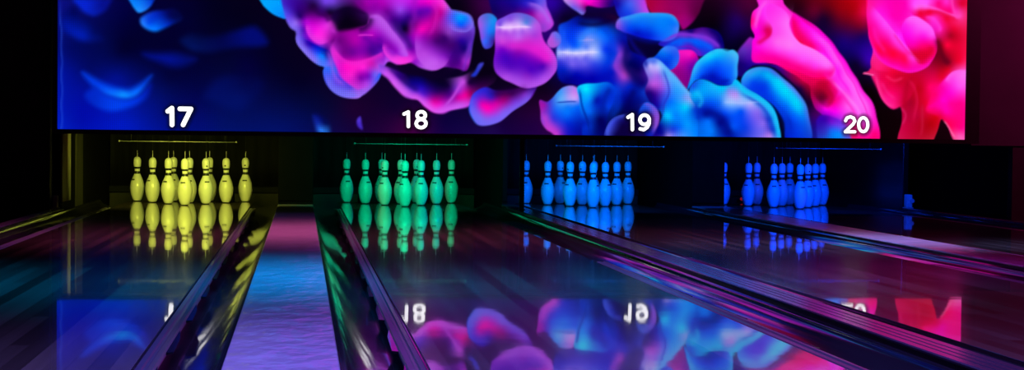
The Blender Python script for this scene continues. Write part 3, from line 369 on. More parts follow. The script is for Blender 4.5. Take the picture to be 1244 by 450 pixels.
([(3.773,0.955),(3.834,1.023),(3.922,1.012),(4.003,0.983),(4.085,0.99),(4.115,1.027),(4.16,0.998),(4.223,0.962),(4.318,0.903),(4.395,0.843),(4.44,0.758),(4.469,0.556),(3.854,0.549),(3.819,0.822),(3.774,0.895)],0.0073,[(3.804,0.974,20,80,230),(3.817,0.913,0,180,250),(3.879,0.957,0,160,250),(3.96,0.976,20,180,250),(4.023,0.959,0,190,250),(4.116,0.997,0,180,250),(4.067,0.942,120,140,240),(4.129,0.924,170,140,240),(4.192,0.949,0,190,245),(4.274,0.896,20,190,250),(4.35,0.848,20,170,250),(4.402,0.788,20,150,250),(4.434,0.721,20,140,250),(4.455,0.617,30,150,250),(3.88,0.872,0,100,235),(3.85,0.792,0,30,180),(3.913,0.775,0,20,170),(3.943,0.855,0,80,240),(4.005,0.855,20,110,245),(4.055,0.856,130,180,255),(4.099,0.857,150,190,255),(4.162,0.858,150,180,255),(4.237,0.859,180,180,255),(4.163,0.797,0,80,245),(4.038,0.777,0,70,240),(4.102,0.674,0,80,240),(4.196,0.675,10,60,230),(4.301,0.799,130,110,240),(4.34,0.707,130,100,235),(4.322,0.646,110,100,240),(4.386,0.616,170,120,230),(4.008,0.715,0,0,130),(4.071,0.643,0,20,160),(4.103,0.595,0,30,170),(3.914,0.714,0,110,250),(3.946,0.642,0,120,250),(3.884,0.641,0,110,240),(3.988,0.764,0,40,190),(4.384,0.739,10,50,200),(4.41,0.659,10,50,200)]),
([(4.159,1.022),(4.183,1.071),(4.233,1.109),(4.296,1.128),(4.377,1.117),(4.46,1.064),(4.537,0.998),(4.614,0.919),(4.666,0.834),(4.694,0.712),(4.709,0.559),(4.513,0.556),(4.498,0.709),(4.459,0.782),(4.413,0.843),(4.318,0.903),(4.236,0.95),(4.172,0.974)],0.0073,[(4.178,1.016,30,130,245),(4.221,1.09,30,190,250),(4.296,1.116,20,170,240),(4.359,1.086,0,130,240),(4.442,1.027,0,200,250),(4.506,0.954,0,210,250),(4.59,0.87,0,200,250),(4.253,1.011,0,70,235),(4.348,0.982,0,60,230),(4.412,0.904,0,80,240),(4.508,0.832,0,100,245),(4.516,0.722,0,30,180),(4.554,0.741,0,70,240),(4.636,0.772,0,120,245),(4.606,0.649,0,60,230),(4.67,0.65,10,70,215),(4.428,1.087,70,80,220),(4.537,0.991,100,130,250),(4.614,0.913,70,130,240),(4.673,0.804,40,110,230)]),
([(4.261,1.347),(4.228,1.425),(4.227,1.486),(4.245,1.535),(4.288,1.572),(4.269,1.621),(4.241,2.166),(4.423,2.171),(4.477,1.595),(4.515,1.553),(4.592,1.506),(4.687,1.459),(4.771,1.399),(4.848,1.315),(4.926,1.218),(4.992,1.134),(5.077,0.994),(5.162,0.89),(5.203,0.78),(5.23,0.688),(5.232,0.564),(4.798,0.56),(4.783,0.682),(4.795,0.762),(4.73,0.823),(4.697,0.908),(4.695,0.988),(4.631,1.03),(4.536,1.089),(4.44,1.137),(4.345,1.159),(4.251,1.164),(4.237,1.255),(4.248,1.328)],0.0061,[(4.264,1.499,255,20,200),(4.234,1.462,255,0,130),(4.307,1.561,255,40,240),(4.37,1.592,255,60,235),(4.433,1.576,255,40,220),(4.453,1.503,255,70,240),(4.372,1.471,255,70,240),(4.309,1.469,255,20,220),(4.342,1.373,240,0,140),(4.354,1.397,220,0,90),(4.367,1.367,230,0,100),(4.278,1.408,255,0,220),(4.267,1.316,255,0,230),(4.343,1.306,255,60,230),(4.418,1.35,255,80,240),(4.467,1.412,255,70,240),(4.5,1.296,255,130,240),(4.407,1.258,255,60,235),(4.532,1.321,255,60,240),(4.533,1.248,255,70,245),(4.628,1.25,255,80,250),(4.724,1.172,255,70,245),(4.82,1.143,255,90,250),(4.852,1.094,255,70,240),(4.281,1.225,255,0,200),(4.376,1.196,255,0,190),(4.471,1.174,255,0,150),(4.566,1.139,255,0,120),(4.693,1.104,255,0,130),(4.789,1.069,255,0,90),(4.561,1.456,255,0,180),(4.606,1.396,255,0,200),(4.563,1.359,255,0,130),(4.608,1.311,240,0,70),(4.671,1.275,255,0,110),(4.71,1.251,255,0,160),(4.689,1.373,255,20,235),(4.785,1.296,255,10,240),(4.85,1.205,255,30,245),(4.916,1.114,255,20,235),(4.735,1.288,255,0,230),(4.643,1.446,230,0,110),(4.803,0.996,210,0,60),(4.758,1.038,230,0,90),(4.866,1.033,255,20,200),(4.949,1.053,255,60,240),(5.014,0.962,255,80,245),(5.112,0.84,255,90,240),(5.178,0.718,255,30,200),(4.887,0.96,255,40,230),(4.811,0.922,150,0,50),(4.919,0.911,255,10,170),(4.869,0.886,255,0,120),(4.813,0.824,255,0,230),(4.889,0.806,255,0,240),(4.984,0.838,255,90,240),(5.049,0.778,255,80,240),(5.095,0.717,255,60,220),(5.192,0.644,255,0,120),(5.116,0.643,255,20,180),(4.999,0.716,255,30,190),(5.038,0.704,230,20,120),(4.859,0.745,110,20,200),(4.923,0.715,110,60,230),(4.814,0.744,60,0,170),(4.86,0.652,20,100,240),(4.924,0.641,0,130,255),(4.829,0.64,40,60,200),(4.975,0.666,100,80,230),(5.007,0.636,250,20,120),(4.795,0.713,40,0,150)]),
([(4.37,1.598),(4.439,1.576),(4.509,1.516),(4.53,1.431),(4.55,1.371),(4.608,1.304),(4.722,1.258),(4.819,1.198),(4.884,1.12),(4.859,1.064),(4.77,1.05),(4.662,1.073),(4.548,1.114),(4.44,1.143),(4.345,1.171),(4.263,1.207),(4.255,1.28),(4.318,1.317),(4.38,1.355),(4.392,1.404),(4.365,1.464),(4.345,1.537)],0.0073,[(4.402,1.563,255,50,235),(4.465,1.515,255,70,240),(4.435,1.454,255,75,240),(4.499,1.394,255,80,240),(4.417,1.368,255,70,235),(4.343,1.281,255,40,230),(4.437,1.307,255,100,240),(4.532,1.297,255,120,245),(4.628,1.25,255,95,250),(4.723,1.203,255,95,250),(4.82,1.143,255,90,250),(4.438,1.246,255,60,235),(4.533,1.224,255,60,235),(4.629,1.176,255,60,235),(4.725,1.129,255,40,220),(4.814,1.094,255,20,180),(4.313,1.232,255,0,190),(4.408,1.197,255,0,180),(4.503,1.162,255,0,150),(4.598,1.121,255,0,130),(4.694,1.08,255,0,110),(4.77,1.069,255,0,90),(4.268,1.255,255,0,215)]),
([(4.688,1.043),(4.777,1.032),(4.86,1.033),(4.906,0.96),(4.881,0.898),(4.831,0.836),(4.774,0.854),(4.715,0.939)],0.0152,[(4.727,1.019,230,0,80),(4.803,0.996,190,0,50),(4.867,0.984,240,0,110),(4.817,0.91,140,0,45),(4.868,0.911,230,0,130),(4.78,0.897,100,0,40),(4.818,0.855,200,0,140)]),
([(4.769,0.768),(4.858,0.763),(4.935,0.733),(4.974,0.685),(5.015,0.562),(4.773,0.559)],0.0121,[(4.814,0.738,60,0,170),(4.859,0.72,110,20,210),(4.923,0.702,110,60,235),(4.86,0.652,20,100,240),(4.924,0.635,0,135,255),(4.816,0.64,40,60,200),(4.975,0.641,110,80,230)]),
([(4.547,1.523),(4.624,1.476),(4.733,1.399),(4.823,1.302),(4.901,1.193),(4.89,1.144),(4.837,1.217),(4.735,1.264),(4.633,1.311),(4.569,1.371),(4.542,1.444)],0.0091,[(4.567,1.475,255,0,190),(4.624,1.433,255,10,210),(4.721,1.349,255,20,235),(4.818,1.253,255,30,240),(4.87,1.181,255,50,245),(4.562,1.407,255,0,110),(4.607,1.335,245,0,90),(4.69,1.288,255,0,130)]),
([(5.106,2.191),(5.125,1.517),(5.141,1.364),(5.168,1.272),(5.157,1.179),(5.158,1.124),(5.095,1.086),(5.184,1.075),(5.218,0.977),(5.265,0.879),(5.337,0.831),(5.388,0.85),(5.403,0.721),(5.374,0.566),(5.645,0.569),(5.682,0.662),(5.725,0.756),(5.765,0.7),(5.84,0.571),(6.022,0.573),(5.988,2.215)],0.0061,[(5.195,1.549,255,20,220),(5.149,1.591,255,0,100),(5.261,1.458,255,40,240),(5.359,1.368,255,40,250),(5.324,1.521,255,0,180),(5.419,1.554,255,0,190),(5.226,1.611,255,0,180),(5.418,1.622,255,0,180),(5.184,1.1,230,10,70),(5.454,1.431,255,0,240),(5.679,1.454,255,20,190),(5.633,1.515,255,40,200),(5.699,1.43,255,20,170),(5.502,1.593,255,80,240),(5.579,1.607,255,80,240),(5.644,1.596,255,30,170),(5.535,1.556,240,0,60),(5.612,1.564,255,0,70),(5.676,1.621,255,0,130),(5.74,1.635,255,40,200),(5.774,1.58,255,0,130),(5.839,1.544,255,60,180),(5.806,1.568,255,40,180),(5.857,1.625,220,0,50),(5.743,1.517,240,0,50),(5.809,1.438,230,0,50),(5.778,1.382,170,0,30),(5.747,1.314,250,0,60),(5.844,1.315,230,0,50),(5.67,1.25,110,0,20),(5.749,1.19,130,0,30),(5.695,1.313,160,0,20),(5.846,1.191,240,0,50),(5.654,1.108,200,0,60),(5.763,1.128,220,0,40),(5.719,1.065,230,0,50),(5.203,1.119,255,20,110),(5.127,1.087,200,20,90),(5.268,1.058,220,0,70),(5.251,0.965,250,0,100),(5.303,0.905,255,0,140),(5.291,0.861,255,40,160),(5.354,0.936,240,0,90),(5.368,0.862,220,0,80),(5.397,1.029,200,0,40),(5.332,1.09,240,0,50),(5.461,1.08,200,0,40),(5.495,0.969,190,0,30),(5.465,0.876,170,0,40),(5.531,0.784,190,0,50),(5.436,0.69,200,0,60),(5.421,0.783,190,0,60),(5.565,0.661,180,0,30),(5.635,0.724,180,0,10),(5.594,0.878,230,0,50),(5.559,0.983,200,0,30),(5.623,1.002,255,0,100),(5.689,0.941,255,0,140),(5.646,0.848,255,0,120),(5.723,0.88,255,0,200),(5.753,1.004,255,0,200),(5.816,1.067,255,60,240),(5.868,1.099,255,100,240),(5.851,0.975,255,60,240),(5.821,0.85,255,0,120),(5.79,0.757,255,0,110),(5.856,0.695,255,0,140),(5.744,0.799,255,0,170),(5.692,0.786,220,0,30),(5.877,0.633,255,100,180)]),
([(5.152,1.124),(5.212,0.977),(5.265,0.879),(5.337,0.831),(5.401,0.85),(5.47,0.919),(5.52,1.031),(5.454,1.08),(5.332,1.09),(5.235,1.113)],0.0121,[(5.184,1.088,240,20,110),(5.236,1.058,235,0,80),(5.224,1.002,250,10,110),(5.276,0.978,235,0,85),(5.29,0.904,255,20,140),(5.342,0.868,255,20,130),(5.328,0.954,250,0,100),(5.393,0.918,225,0,80),(5.443,0.993,205,0,50),(5.378,1.041,205,0,45),(5.313,1.077,235,0,60),(5.481,1.043,200,0,40),(5.419,0.882,210,0,60)]),
([(5.595,0.822),(5.625,0.909),(5.688,0.997),(5.764,1.085),(5.893,1.13),(6.043,1.102),(6.053,0.635),(5.892,0.571),(5.826,0.62),(5.772,0.694),(5.726,0.75),(5.667,0.786)],0.0121,[(5.626,0.86,255,0,110),(5.664,0.935,255,0,110),(5.721,0.997,255,0,160),(5.784,1.06,255,50,220),(5.868,1.099,255,110,240),(5.857,1.006,255,80,240),(5.786,0.961,255,10,210),(5.723,0.898,255,0,200),(5.678,0.848,255,0,150),(5.788,0.874,255,0,150),(5.872,0.882,255,0,140),(5.757,0.812,255,0,170),(5.706,0.774,235,0,60),(5.81,0.751,255,0,110),(5.876,0.696,255,0,130),(5.864,0.627,255,90,180),(5.785,0.701,255,0,90)]),
([(5.123,1.609),(5.119,1.486),(5.14,1.382),(5.168,1.284),(5.22,1.211),(5.298,1.151),(5.396,1.116),(5.492,1.111),(5.588,1.144),(5.645,1.207),(5.669,1.294),(5.661,1.38),(5.602,1.453),(5.536,1.501),(5.471,1.536),(5.418,1.597),(5.375,2.198),(5.138,2.192)],0.0061,[(5.15,1.579,255,20,160),(5.195,1.549,255,20,220),(5.261,1.458,255,40,240),(5.359,1.362,255,50,250),(5.424,1.289,255,20,240),(5.49,1.228,255,20,190),(5.555,1.18,255,0,130),(5.324,1.521,255,0,180),(5.408,1.461,255,0,190),(5.165,1.426,255,0,140),(5.18,1.334,255,0,120),(5.232,1.273,255,0,70),(5.329,1.238,255,0,60),(5.295,1.336,255,0,140),(5.426,1.203,255,0,80),(5.266,1.194,255,0,160),(5.363,1.14,255,0,170),(5.492,1.124,255,0,180),(5.588,1.156,255,0,150),(5.651,1.219,255,0,140),(5.554,1.242,220,0,40),(5.509,1.254,230,0,80),(5.605,1.28,255,0,80),(5.476,1.302,255,0,160),(5.454,1.431,255,0,240),(5.518,1.463,255,90,250),(5.583,1.428,255,80,250),(5.642,1.361,255,0,220),(5.552,1.353,255,10,210),(5.474,1.37,255,0,220),(5.418,1.597,255,0,180),(5.29,1.613,255,0,180)]),
([(5.402,1.473),(5.433,1.505),(5.491,1.525),(5.575,1.489),(5.641,1.429),(5.669,1.331),(5.657,1.244),(5.607,1.181),(5.543,1.168),(5.49,1.228),(5.43,1.314),(5.397,1.387)],0.0091,[(5.434,1.462,255,30,230),(5.498,1.488,255,80,245),(5.576,1.452,255,85,250),(5.629,1.392,255,40,230),(5.65,1.318,255,0,140),(5.448,1.388,255,10,230),(5.512,1.402,255,50,235),(5.565,1.366,255,10,210),(5.488,1.327,255,0,190),(5.553,1.304,255,0,120),(5.618,1.268,240,0,70),(5.528,1.254,225,0,60),(5.58,1.218,220,0,50),(5.607,1.193,240,0,110),(5.462,1.339,255,0,200)])]
NUMBERS = {17:(0.0193,[[(-0.006,0.739),(0.022,0.761),(0.024,0.643)],[(0.078,0.757),(0.155,0.757),(0.101,0.644)]]),18:(0.0147,[[(1.667,0.741),(1.697,0.756),(1.699,0.652)],[(1.821,0.734),(1.82,0.729),(1.819,0.724),(1.816,0.72),(1.812,0.716),(1.808,0.713),(1.803,0.71),(1.797,0.709),(1.791,0.708),(1.785,0.709),(1.78,0.71),(1.775,0.712),(1.77,0.715),(1.766,0.719),(1.763,0.724),(1.762,0.728),(1.761,0.733),(1.762,0.738),(1.763,0.743),(1.766,0.748),(1.77,0.752),(1.774,0.755),(1.779,0.757),(1.785,0.759),(1.791,0.759),(1.796,0.759),(1.802,0.758),(1.807,0.755),(1.812,0.752),(1.816,0.748),(1.818,0.744),(1.82,0.739),(1.821,0.734)],[(1.825,0.675),(1.825,0.669),(1.823,0.663),(1.82,0.658),(1.815,0.654),(1.81,0.65),(1.804,0.647),(1.797,0.645),(1.791,0.645),(1.784,0.645),(1.777,0.647),(1.771,0.649),(1.766,0.653),(1.761,0.657),(1.758,0.663),(1.756,0.668),(1.755,0.674),(1.756,0.68),(1.758,0.685),(1.761,0.691),(1.765,0.695),(1.771,0.699),(1.777,0.702),(1.783,0.703),(1.79,0.704),(1.797,0.704),(1.803,0.702),(1.81,0.699),(1.815,0.696),(1.819,0.691),(1.823,0.686),(1.825,0.681),(1.825,0.675)]]),19:(0.0149,[[(3.312,0.739),(3.343,0.759),(3.346,0.649)],[(3.471,0.723),(3.47,0.717),(3.468,0.71),(3.465,0.704),(3.461,0.699),(3.456,0.695),(3.45,0.692),(3.443,0.69),(3.436,0.689),(3.43,0.689),(3.423,0.691),(3.417,0.694),(3.412,0.698),(3.408,0.704),(3.404,0.709),(3.402,0.716),(3.401,0.722),(3.402,0.729),(3.404,0.735),(3.407,0.741),(3.411,0.746),(3.416,0.751),(3.422,0.754),(3.429,0.756),(3.436,0.757),(3.442,0.756),(3.449,0.754),(3.455,0.751),(3.46,0.747),(3.464,0.742),(3.468,0.736),(3.47,0.73),(3.471,0.723)],[(3.471,0.723),(3.47,0.694),(3.455,0.666),(3.431,0.65),(3.404,0.655)]]),20:(0.0135,[[(4.968,0.735),(4.979,0.756),(5.005,0.765),(5.03,0.755),(5.04,0.733),(5.027,0.71),(4.967,0.652),(5.041,0.653)],[(5.141,0.708),(5.141,0.697),(5.139,0.688),(5.136,0.679),(5.132,0.671),(5.126,0.664),(5.12,0.659),(5.113,0.656),(5.106,0.655),(5.099,0.656),(5.093,0.659),(5.086,0.664),(5.081,0.67),(5.076,0.678),(5.073,0.687),(5.071,0.697),(5.07,0.707),(5.07,0.717),(5.072,0.726),(5.075,0.735),(5.08,0.743),(5.085,0.75),(5.091,0.755),(5.098,0.758),(5.105,0.759),(5.112,0.758),(5.118,0.755),(5.125,0.75),(5.13,0.744),(5.135,0.736),(5.138,0.727),(5.14,0.718),(5.141,0.708)]])}
# ---------------------------------------------------------------- the video screen
SX0, SX1, SZ0, SZ1 = -.766, 5.902, .6035, 2.06

def poly_sdf(px, pz, pts):
    """signed distance (inside positive) to a smoothed closed outline"""
    P = np.array(pts, float); n = len(P); out = []
    for i in range(n):                               # centripetal-ish Catmull-Rom
        p0, p1, p2, p3 = P[i - 1], P[i], P[(i + 1) % n], P[(i + 2) % n]
        l0, l1, l2 = [max(1e-4, np.linalg.norm(b - a)) for a, b in ((p0, p1), (p1, p2), (p2, p3))]
        m1 = ((p2 - p1) / l1 * l0 + (p1 - p0) / l0 * l1) / (l0 + l1)
        m2 = ((p3 - p2) / l2 * l1 + (p2 - p1) / l1 * l2) / (l1 + l2)
        for t in (0, .25, .5, .75):
            h = (2 * t**3 - 3 * t**2 + 1) * p1 + (t**3 - 2 * t**2 + t) * m1 * l1 + (-2 * t**3 + 3 * t**2) * p2 + (t**3 - t**2) * m2 * l1
            out.append(h)
    Q = np.array(out); R = np.roll(Q, -1, 0)
    d2 = np.full(px.shape, 1e9); ins = np.zeros(px.shape, bool)
    for (ax, az), (bx, bz) in zip(Q, R):
        ex, ez = bx - ax, bz - az; L = ex * ex + ez * ez + 1e-12
        t = np.clip(((px - ax) * ex + (pz - az) * ez) / L, 0, 1)
        d2 = np.minimum(d2, (px - ax - t * ex) ** 2 + (pz - az - t * ez) ** 2)
        if az != bz:
            c = (az > pz) != (bz > pz)
            ins ^= c & (px < (bx - ax) * (pz - az) / (bz - az) + ax)
    d = np.sqrt(d2)
    return np.where(ins, d, -d)

def blend(px, pz, smp, smooth=.012):
    """smooth scattered-colour interpolation (multiquadric)"""
    S = np.array(smp, float); P = S[:, :2]; C = S[:, 2:]
    D = np.sqrt(((P[:, None] - P[None]) ** 2).sum(-1) + smooth ** 2)
    mean = C.mean(0); n = len(P)
    A = np.zeros((n + 1, n + 1)); A[:n, :n] = -D + np.eye(n) * .0008; A[:n, n] = 1; A[n, :n] = 1
    W = np.linalg.solve(A, np.vstack([C - mean, np.zeros((1, 3))]))
    out = np.zeros((len(px), 3)) + W[n] + mean
    for k in range(n):
        out -= np.sqrt((px - P[k, 0]) ** 2 + (pz - P[k, 1]) ** 2 + smooth ** 2)[:, None] * W[k]
    return np.clip(out, C.min(0), C.max(0))

def spline(pts, sub=5):
    P = [np.array(p, float) for p in pts]; P = [2 * P[0] - P[1]] + P + [2 * P[-1] - P[-2]]; out = []
    for i in range(1, len(P) - 2):
        for k in range(sub):
            t = k / sub; a, b, c, d = P[i - 1:i + 3]
            out.append(.5 * (2 * b + (c - a) * t + (2 * a - 5 * b + 4 * c - d) * t * t + (3 * b - a - 3 * c + d) * t ** 3))
    return out + [P[-2]]

def paint(px, pz):
    """the ink-cloud picture the screen is showing, as display colours 0-255"""
    # a slight swirl keeps the folds from looking ruled
    wx = px + .003 * np.sin(pz * 31 + 3 * np.sin(px * 7)); wz = pz + .003 * np.sin(px * 27 + 2 * np.sin(pz * 9))
    col = blend(wx, wz, ART_BASE, .03); owner = np.full(len(px), -1)
    for n, (pts, soft, smp) in enumerate(ART_SHAPES):
        P = np.array(pts); pad = soft + .03
        k = np.where((wx > P[:, 0].min() - pad) & (wx < P[:, 0].max() + pad) & (wz > P[:, 1].min() - pad) & (wz < P[:, 1].max() + pad))[0]
        if not len(k): continue
        d = poly_sdf(wx[k], wz[k], pts)
        a = np.clip(d / (soft + .001) * .5 + .5, 0, 1); a = a * a * (3 - 2 * a)
        kk = k[a > 0]; a = a[a > 0]
        c = blend(wx[kk], wz[kk], smp)
        col[kk] = col[kk] * (1 - a[:, None]) + c * a[:, None]
        owner[kk[a > .5]] = n
    # folds: crest lines that fall off differently to either side, kept to the cloud they run over
    for pts, wl, wr, c, al in ART_FOLDS:
        Q = spline(pts); P = np.array(Q); pad = 2.2 * max(wl, wr)
        k = np.where((wx > P[:, 0].min() - pad) & (wx < P[:, 0].max() + pad) & (wz > P[:, 1].min() - pad) & (wz < P[:, 1].max() + pad))[0]
        if not len(k): continue
        x, z = wx[k], wz[k]; best = np.full(len(k), 9.0); side = np.zeros(len(k)); along = np.zeros(len(k)); m = len(Q) - 1
        for j in range(m):
            ax, az = Q[j]; ex, ez = Q[j + 1] - Q[j]; L = ex * ex + ez * ez + 1e-12
            t = np.clip(((x - ax) * ex + (z - az) * ez) / L, 0, 1)
            d = np.hypot(x - ax - t * ex, z - az - t * ez); u = d < best
            best[u] = d[u]; side[u] = (ex * (z - az) - ez * (x - ax))[u]; along[u] = ((j + t) / m)[u]
        wd = np.where(side > 0, wl, wr) + 1e-4
        a = al * np.exp(-(best / wd) ** 2) * np.clip(np.minimum(along, 1 - along) * 6 + .15, 0, 1)
        col[k] = col[k] * (1 - a[:, None]) + np.array(c) * a[:, None]
    return np.clip(col, 0, 255)

def build_screen():
    root = empty('video_screen', ((SX0 + SX1) / 2, SCREEN_Y, SZ0)); ox, oz = root.location.x, root.location.z
    nx, nz = 880, 190
    xs = np.linspace(SX0, SX1, nx); zs = np.linspace(SZ0, SZ1, nz)
    X, Z = np.meshgrid(xs, zs); px, pz = X.ravel(), Z.ravel()
    col = paint(px, pz)
    # the dark halo the display draws round each number
    for num, (rad, strokes) in NUMBERS.items():
        d = np.full(len(px), 9.0)
        for st in strokes:
            for (ax, az), (bx, bz) in zip(st, st[1:]):
                ex, ez = bx - ax, bz - az; L = ex * ex + ez * ez + 1e-9
                t = np.clip(((px - ax - .004) * ex + (pz - az + .002) * ez) / L, 0, 1)
                d = np.minimum(d, np.hypot(px - .004 - ax - t * ex, pz + .002 - az - t * ez))
        h = np.clip(1 - (d - rad) / .03, 0, 1) * .55
        col *= (1 - h[:, None])
    lin = col / 255.0
    lin = np.where(lin <= .04045, lin / 12.92, ((lin + .055) / 1.055) ** 2.4)
    co = np.stack([px - ox, np.zeros(len(px)), pz - oz], 1)
    i = np.arange((nx - 1) * (nz - 1)); a = (i // (nx - 1)) * nx + i % (nx - 1)
    front = np.stack([a, a + 1, a + nx + 1, a + nx], 1)
    # thin slab: a back sheet of four corners closes the panel
    nb = len(px); bx = [(SX0 - ox, .05, 0), (SX1 - ox, .05, 0), (SX1 - ox, .05, SZ1 - oz), (SX0 - ox, .05, SZ1 - oz)]
    me = bpy.data.meshes.new('display_panel')
    me.from_pydata(np.vstack([co, bx]).tolist(), [], front.tolist() + [[nb + 3, nb + 2, nb + 1, nb]])
    at = me.color_attributes.new('picture', 'FLOAT_COLOR', 'POINT')
    full = np.ones((nb + 4, 4), np.float32); full[:nb, :3] = lin; full[nb:, :3] = 0
    at.data.foreach_set('color', full.ravel())
    m = bpy.data.materials.new('led_panel'); m.use_nodes = True; nt = m.node_tree; N = nt.nodes; L = nt.links
    b = N['Principled BSDF']; b.inputs['Base Color'].default_value = (.01, .01, .01, 1); b.inputs['Roughness'].default_value = .6
    va = N.new('ShaderNodeVertexColor'); va.layer_name = 'picture'
    # LED rows and columns: a fine lattice of lit and unlit strips, strongest where the modules are coarser
    tc = N.new('ShaderNodeTexCoord'); sp = N.new('ShaderNodeSeparateXYZ'); L.new(tc.outputs['Object'], sp.inputs[0])
    def sine(src, per):
        mu = N.new('ShaderNodeMath'); mu.operation = 'MULTIPLY'; mu.inputs[1].default_value = 2 * math.pi / per; L.new(src, mu.inputs[0])
        si = N.new('ShaderNodeMath'); si.operation = 'SINE'; L.new(mu.outputs[0], si.inputs[0]); return si.outputs[0]
    sx_ = sine(sp.outputs[0], .0142); sz_ = sine(sp.outputs[2], .0142)
    ad = N.new('ShaderNodeMath'); ad.operation = 'ADD'; L.new(sx_, ad.inputs[0]); L.new(sz_, ad.inputs[1])
    no = N.new('ShaderNodeTexNoise'); no.inputs['Scale'].default_value = 1.6; L.new(tc.outputs['Object'], no.inputs[0])
    mr = N.new('ShaderNodeMapRange'); mr.inputs[1].default_value = .48; mr.inputs[2].default_value = .62; mr.inputs[3].default_value = .02; mr.inputs[4].default_value = .13
    L.new(no.outputs[0], mr.inputs[0])
    mm = N.new('ShaderNodeMath'); mm.operation = 'MULTIPLY_ADD'; L.new(ad.outputs[0], mm.inputs[0]); L.new(mr.outputs[0], mm.inputs[1]); mm.inputs[2].default_value = SCREEN_GAIN
    L.new(va.outputs[0], b.inputs['Emission Color']); L.new(mm.outputs[0], b.inputs['Emission Strength'])
    me.materials.append(m)
    o = bpy.data.objects.new('display_panel', me); COL.objects.link(o); o.parent = root
    # frame
    bm = bmesh.new(); t = .032
    box(bm, SX0 - t - ox, SX1 + .11 - ox, -.012, .12, -t, -.001)
    box(bm, SX0 - t - ox, SX1 + .11 - ox, -.012, .12, SZ1 - oz + .001, SZ1 - oz + t)
    box(bm, SX0 - t - ox, SX0 - .001 - ox, -.012, .12, -.001, SZ1 - oz + .001)
    box(bm, SX1 + .001 - ox, SX1 + .11 - ox, -.012, .12, -.001, SZ1 - oz + .001)
    box(bm, SX0 - ox, SX1 - ox, .055, .12, -.001, SZ1 - oz)
    link('screen_frame', bm, MAT['bezel'], root)
    # lane numbers
    white = emit('number_white', (1, .98, 1), NUMBER_GAIN)
    for num, (rad, strokes) in NUMBERS.items():
        bm = bmesh.new(); rad *= .84
        for st in strokes:
            for (ax, az), (bx_, bz) in zip(st, st[1:]):
                A = Vector((ax, 0, az)); B = Vector((bx_, 0, bz)); d = (B - A)
                if d.length < 1e-5: continue
                n_ = Vector((-d.z, 0, d.x)).normalized() * rad
                ring = []
                for k in range(11):
                    an = math.pi * k / 10; e = d.normalized() * rad
                    ring.append(B + n_ * -math.cos(an) + e * math.sin(an))
                for k in range(11):
                    an = math.pi * k / 10; e = -d.normalized() * rad
                    ring.append(A + n_ * math.cos(an) + e * math.sin(an))
                f = bm.faces.new([bm.verts.new((p.x - ox, -.003, p.z - oz)) for p in ring])
                r = bmesh.ops.extrude_face_region(bm, geom=[f])
                for v in r['geom']:
                    if isinstance(v, bmesh.types.BMVert): v.co.y = -.0005
        link('lane_number', bm, white, root)['label'] = 'white lane number %d' % num
    tag(root, 'wide video screen showing blue, purple and pink ink clouds above the four lanes', 'screen')
SCREEN_GAIN, NUMBER_GAIN = 1.0, 1.5
build_screen()

# ---------------------------------------------------------------- lanes
WHERE = {0: 'under number 17', 1: 'under number 18', 2: 'under number 19', 3: 'under number 20'}
TINT = ['yellow', 'green', 'light blue', 'deep blue']
LANE_LOOK = ['leftmost glossy wooden bowling lane with yellow-lit pins, under number 17',
             'glossy wooden bowling lane with green-lit pins, under number 18',
             'glossy wooden bowling lane with light blue pins, under number 19',
             'rightmost glossy wooden bowling lane with deep blue pins, under number 20']
for i, xc in enumerate(XC):
    root = empty('bowling_lane', (xc, Y0, -.03))
    bm = bmesh.new(); box(bm, -HW, HW, 0, 13.05 - Y0, 0, .03, .0015); link('lane_bed', bm, MAT['lane'], root)
    bm = bmesh.new(); box(bm, -HW, HW, 13.052 - Y0, YEND - Y0, 0, .03, .0015); link('pin_deck', bm, MAT['deck'], root)
    bm = bmesh.new(); box(bm, -HW + .03, HW - .03, 0, YEND - Y0, FLOOR_Z + .03, -.001); link('lane_foundation', bm, MAT['black'], root)
    tag(root, LANE_LOOK[i], 'bowling lane', 'bowling lanes')

# gaps between lanes: wide caps after 17 and 19, narrow ones elsewhere
CAPS = [(-.86, -.783, 'narrow'), (.753, 1.030, 'cap'), (2.547, 2.668, 'narrow'), (4.118, 4.392, 'cap'), (5.908, 5.965, 'narrow')]
CAPZ = [.03, .03, .036, .034, .03]
CAP_LABEL = ['narrow glossy divider strip along the outer left side of lane 17',
             'wide pale divider cap glowing pink, blue and lavender between lanes 17 and 18',
             'narrow dark glossy divider running diagonally between lanes 18 and 19',
             'wide lavender divider cap between lanes 19 and 20',
             'narrow dark divider beyond the far right side of lane 20']
CAPEND = [12.148, 12.96, 13.03, 12.98, 12.96]
for k_, ((x0, x1, kind), z, lab) in enumerate(zip(CAPS, CAPZ, CAP_LABEL)):
    xm = (x0 + x1) / 2; h = (x1 - x0) / 2
    root = empty('lane_divider', (xm, Y0, FLOOR_Z)); zt = z - FLOOR_Z; ln = CAPEND[k_] - Y0
    bm = bmesh.new(); box(bm, -h + .001, h - .001, 0, ln, 0, zt - .0085, 0); link('divider_body', bm, MAT['gloss_black'], root)
    bm = bmesh.new()
    if kind == 'cap':
        prof = [(-h, zt - .008), (h, zt - .008), (h, zt - .004), (h - .003, zt), (-h + .003, zt), (-h, zt - .004)]
    else:                                            # ridged plastic strip
        prof = [(-h, zt - .008), (h, zt - .008), (h, zt - .003), (h - .004, zt)]
        for g in (.45, 0.0, -.45):
            prof += [(g * h + .004, zt), (g * h + .002, zt - .003), (g * h - .002, zt - .003), (g * h - .004, zt)]
        prof += [(-h + .004, zt), (-h, zt - .003)]
    prism(bm, prof, 0, ln, 1); link('top_strip', bm, MAT[kind], root)
    tag(root, lab, 'lane divider')

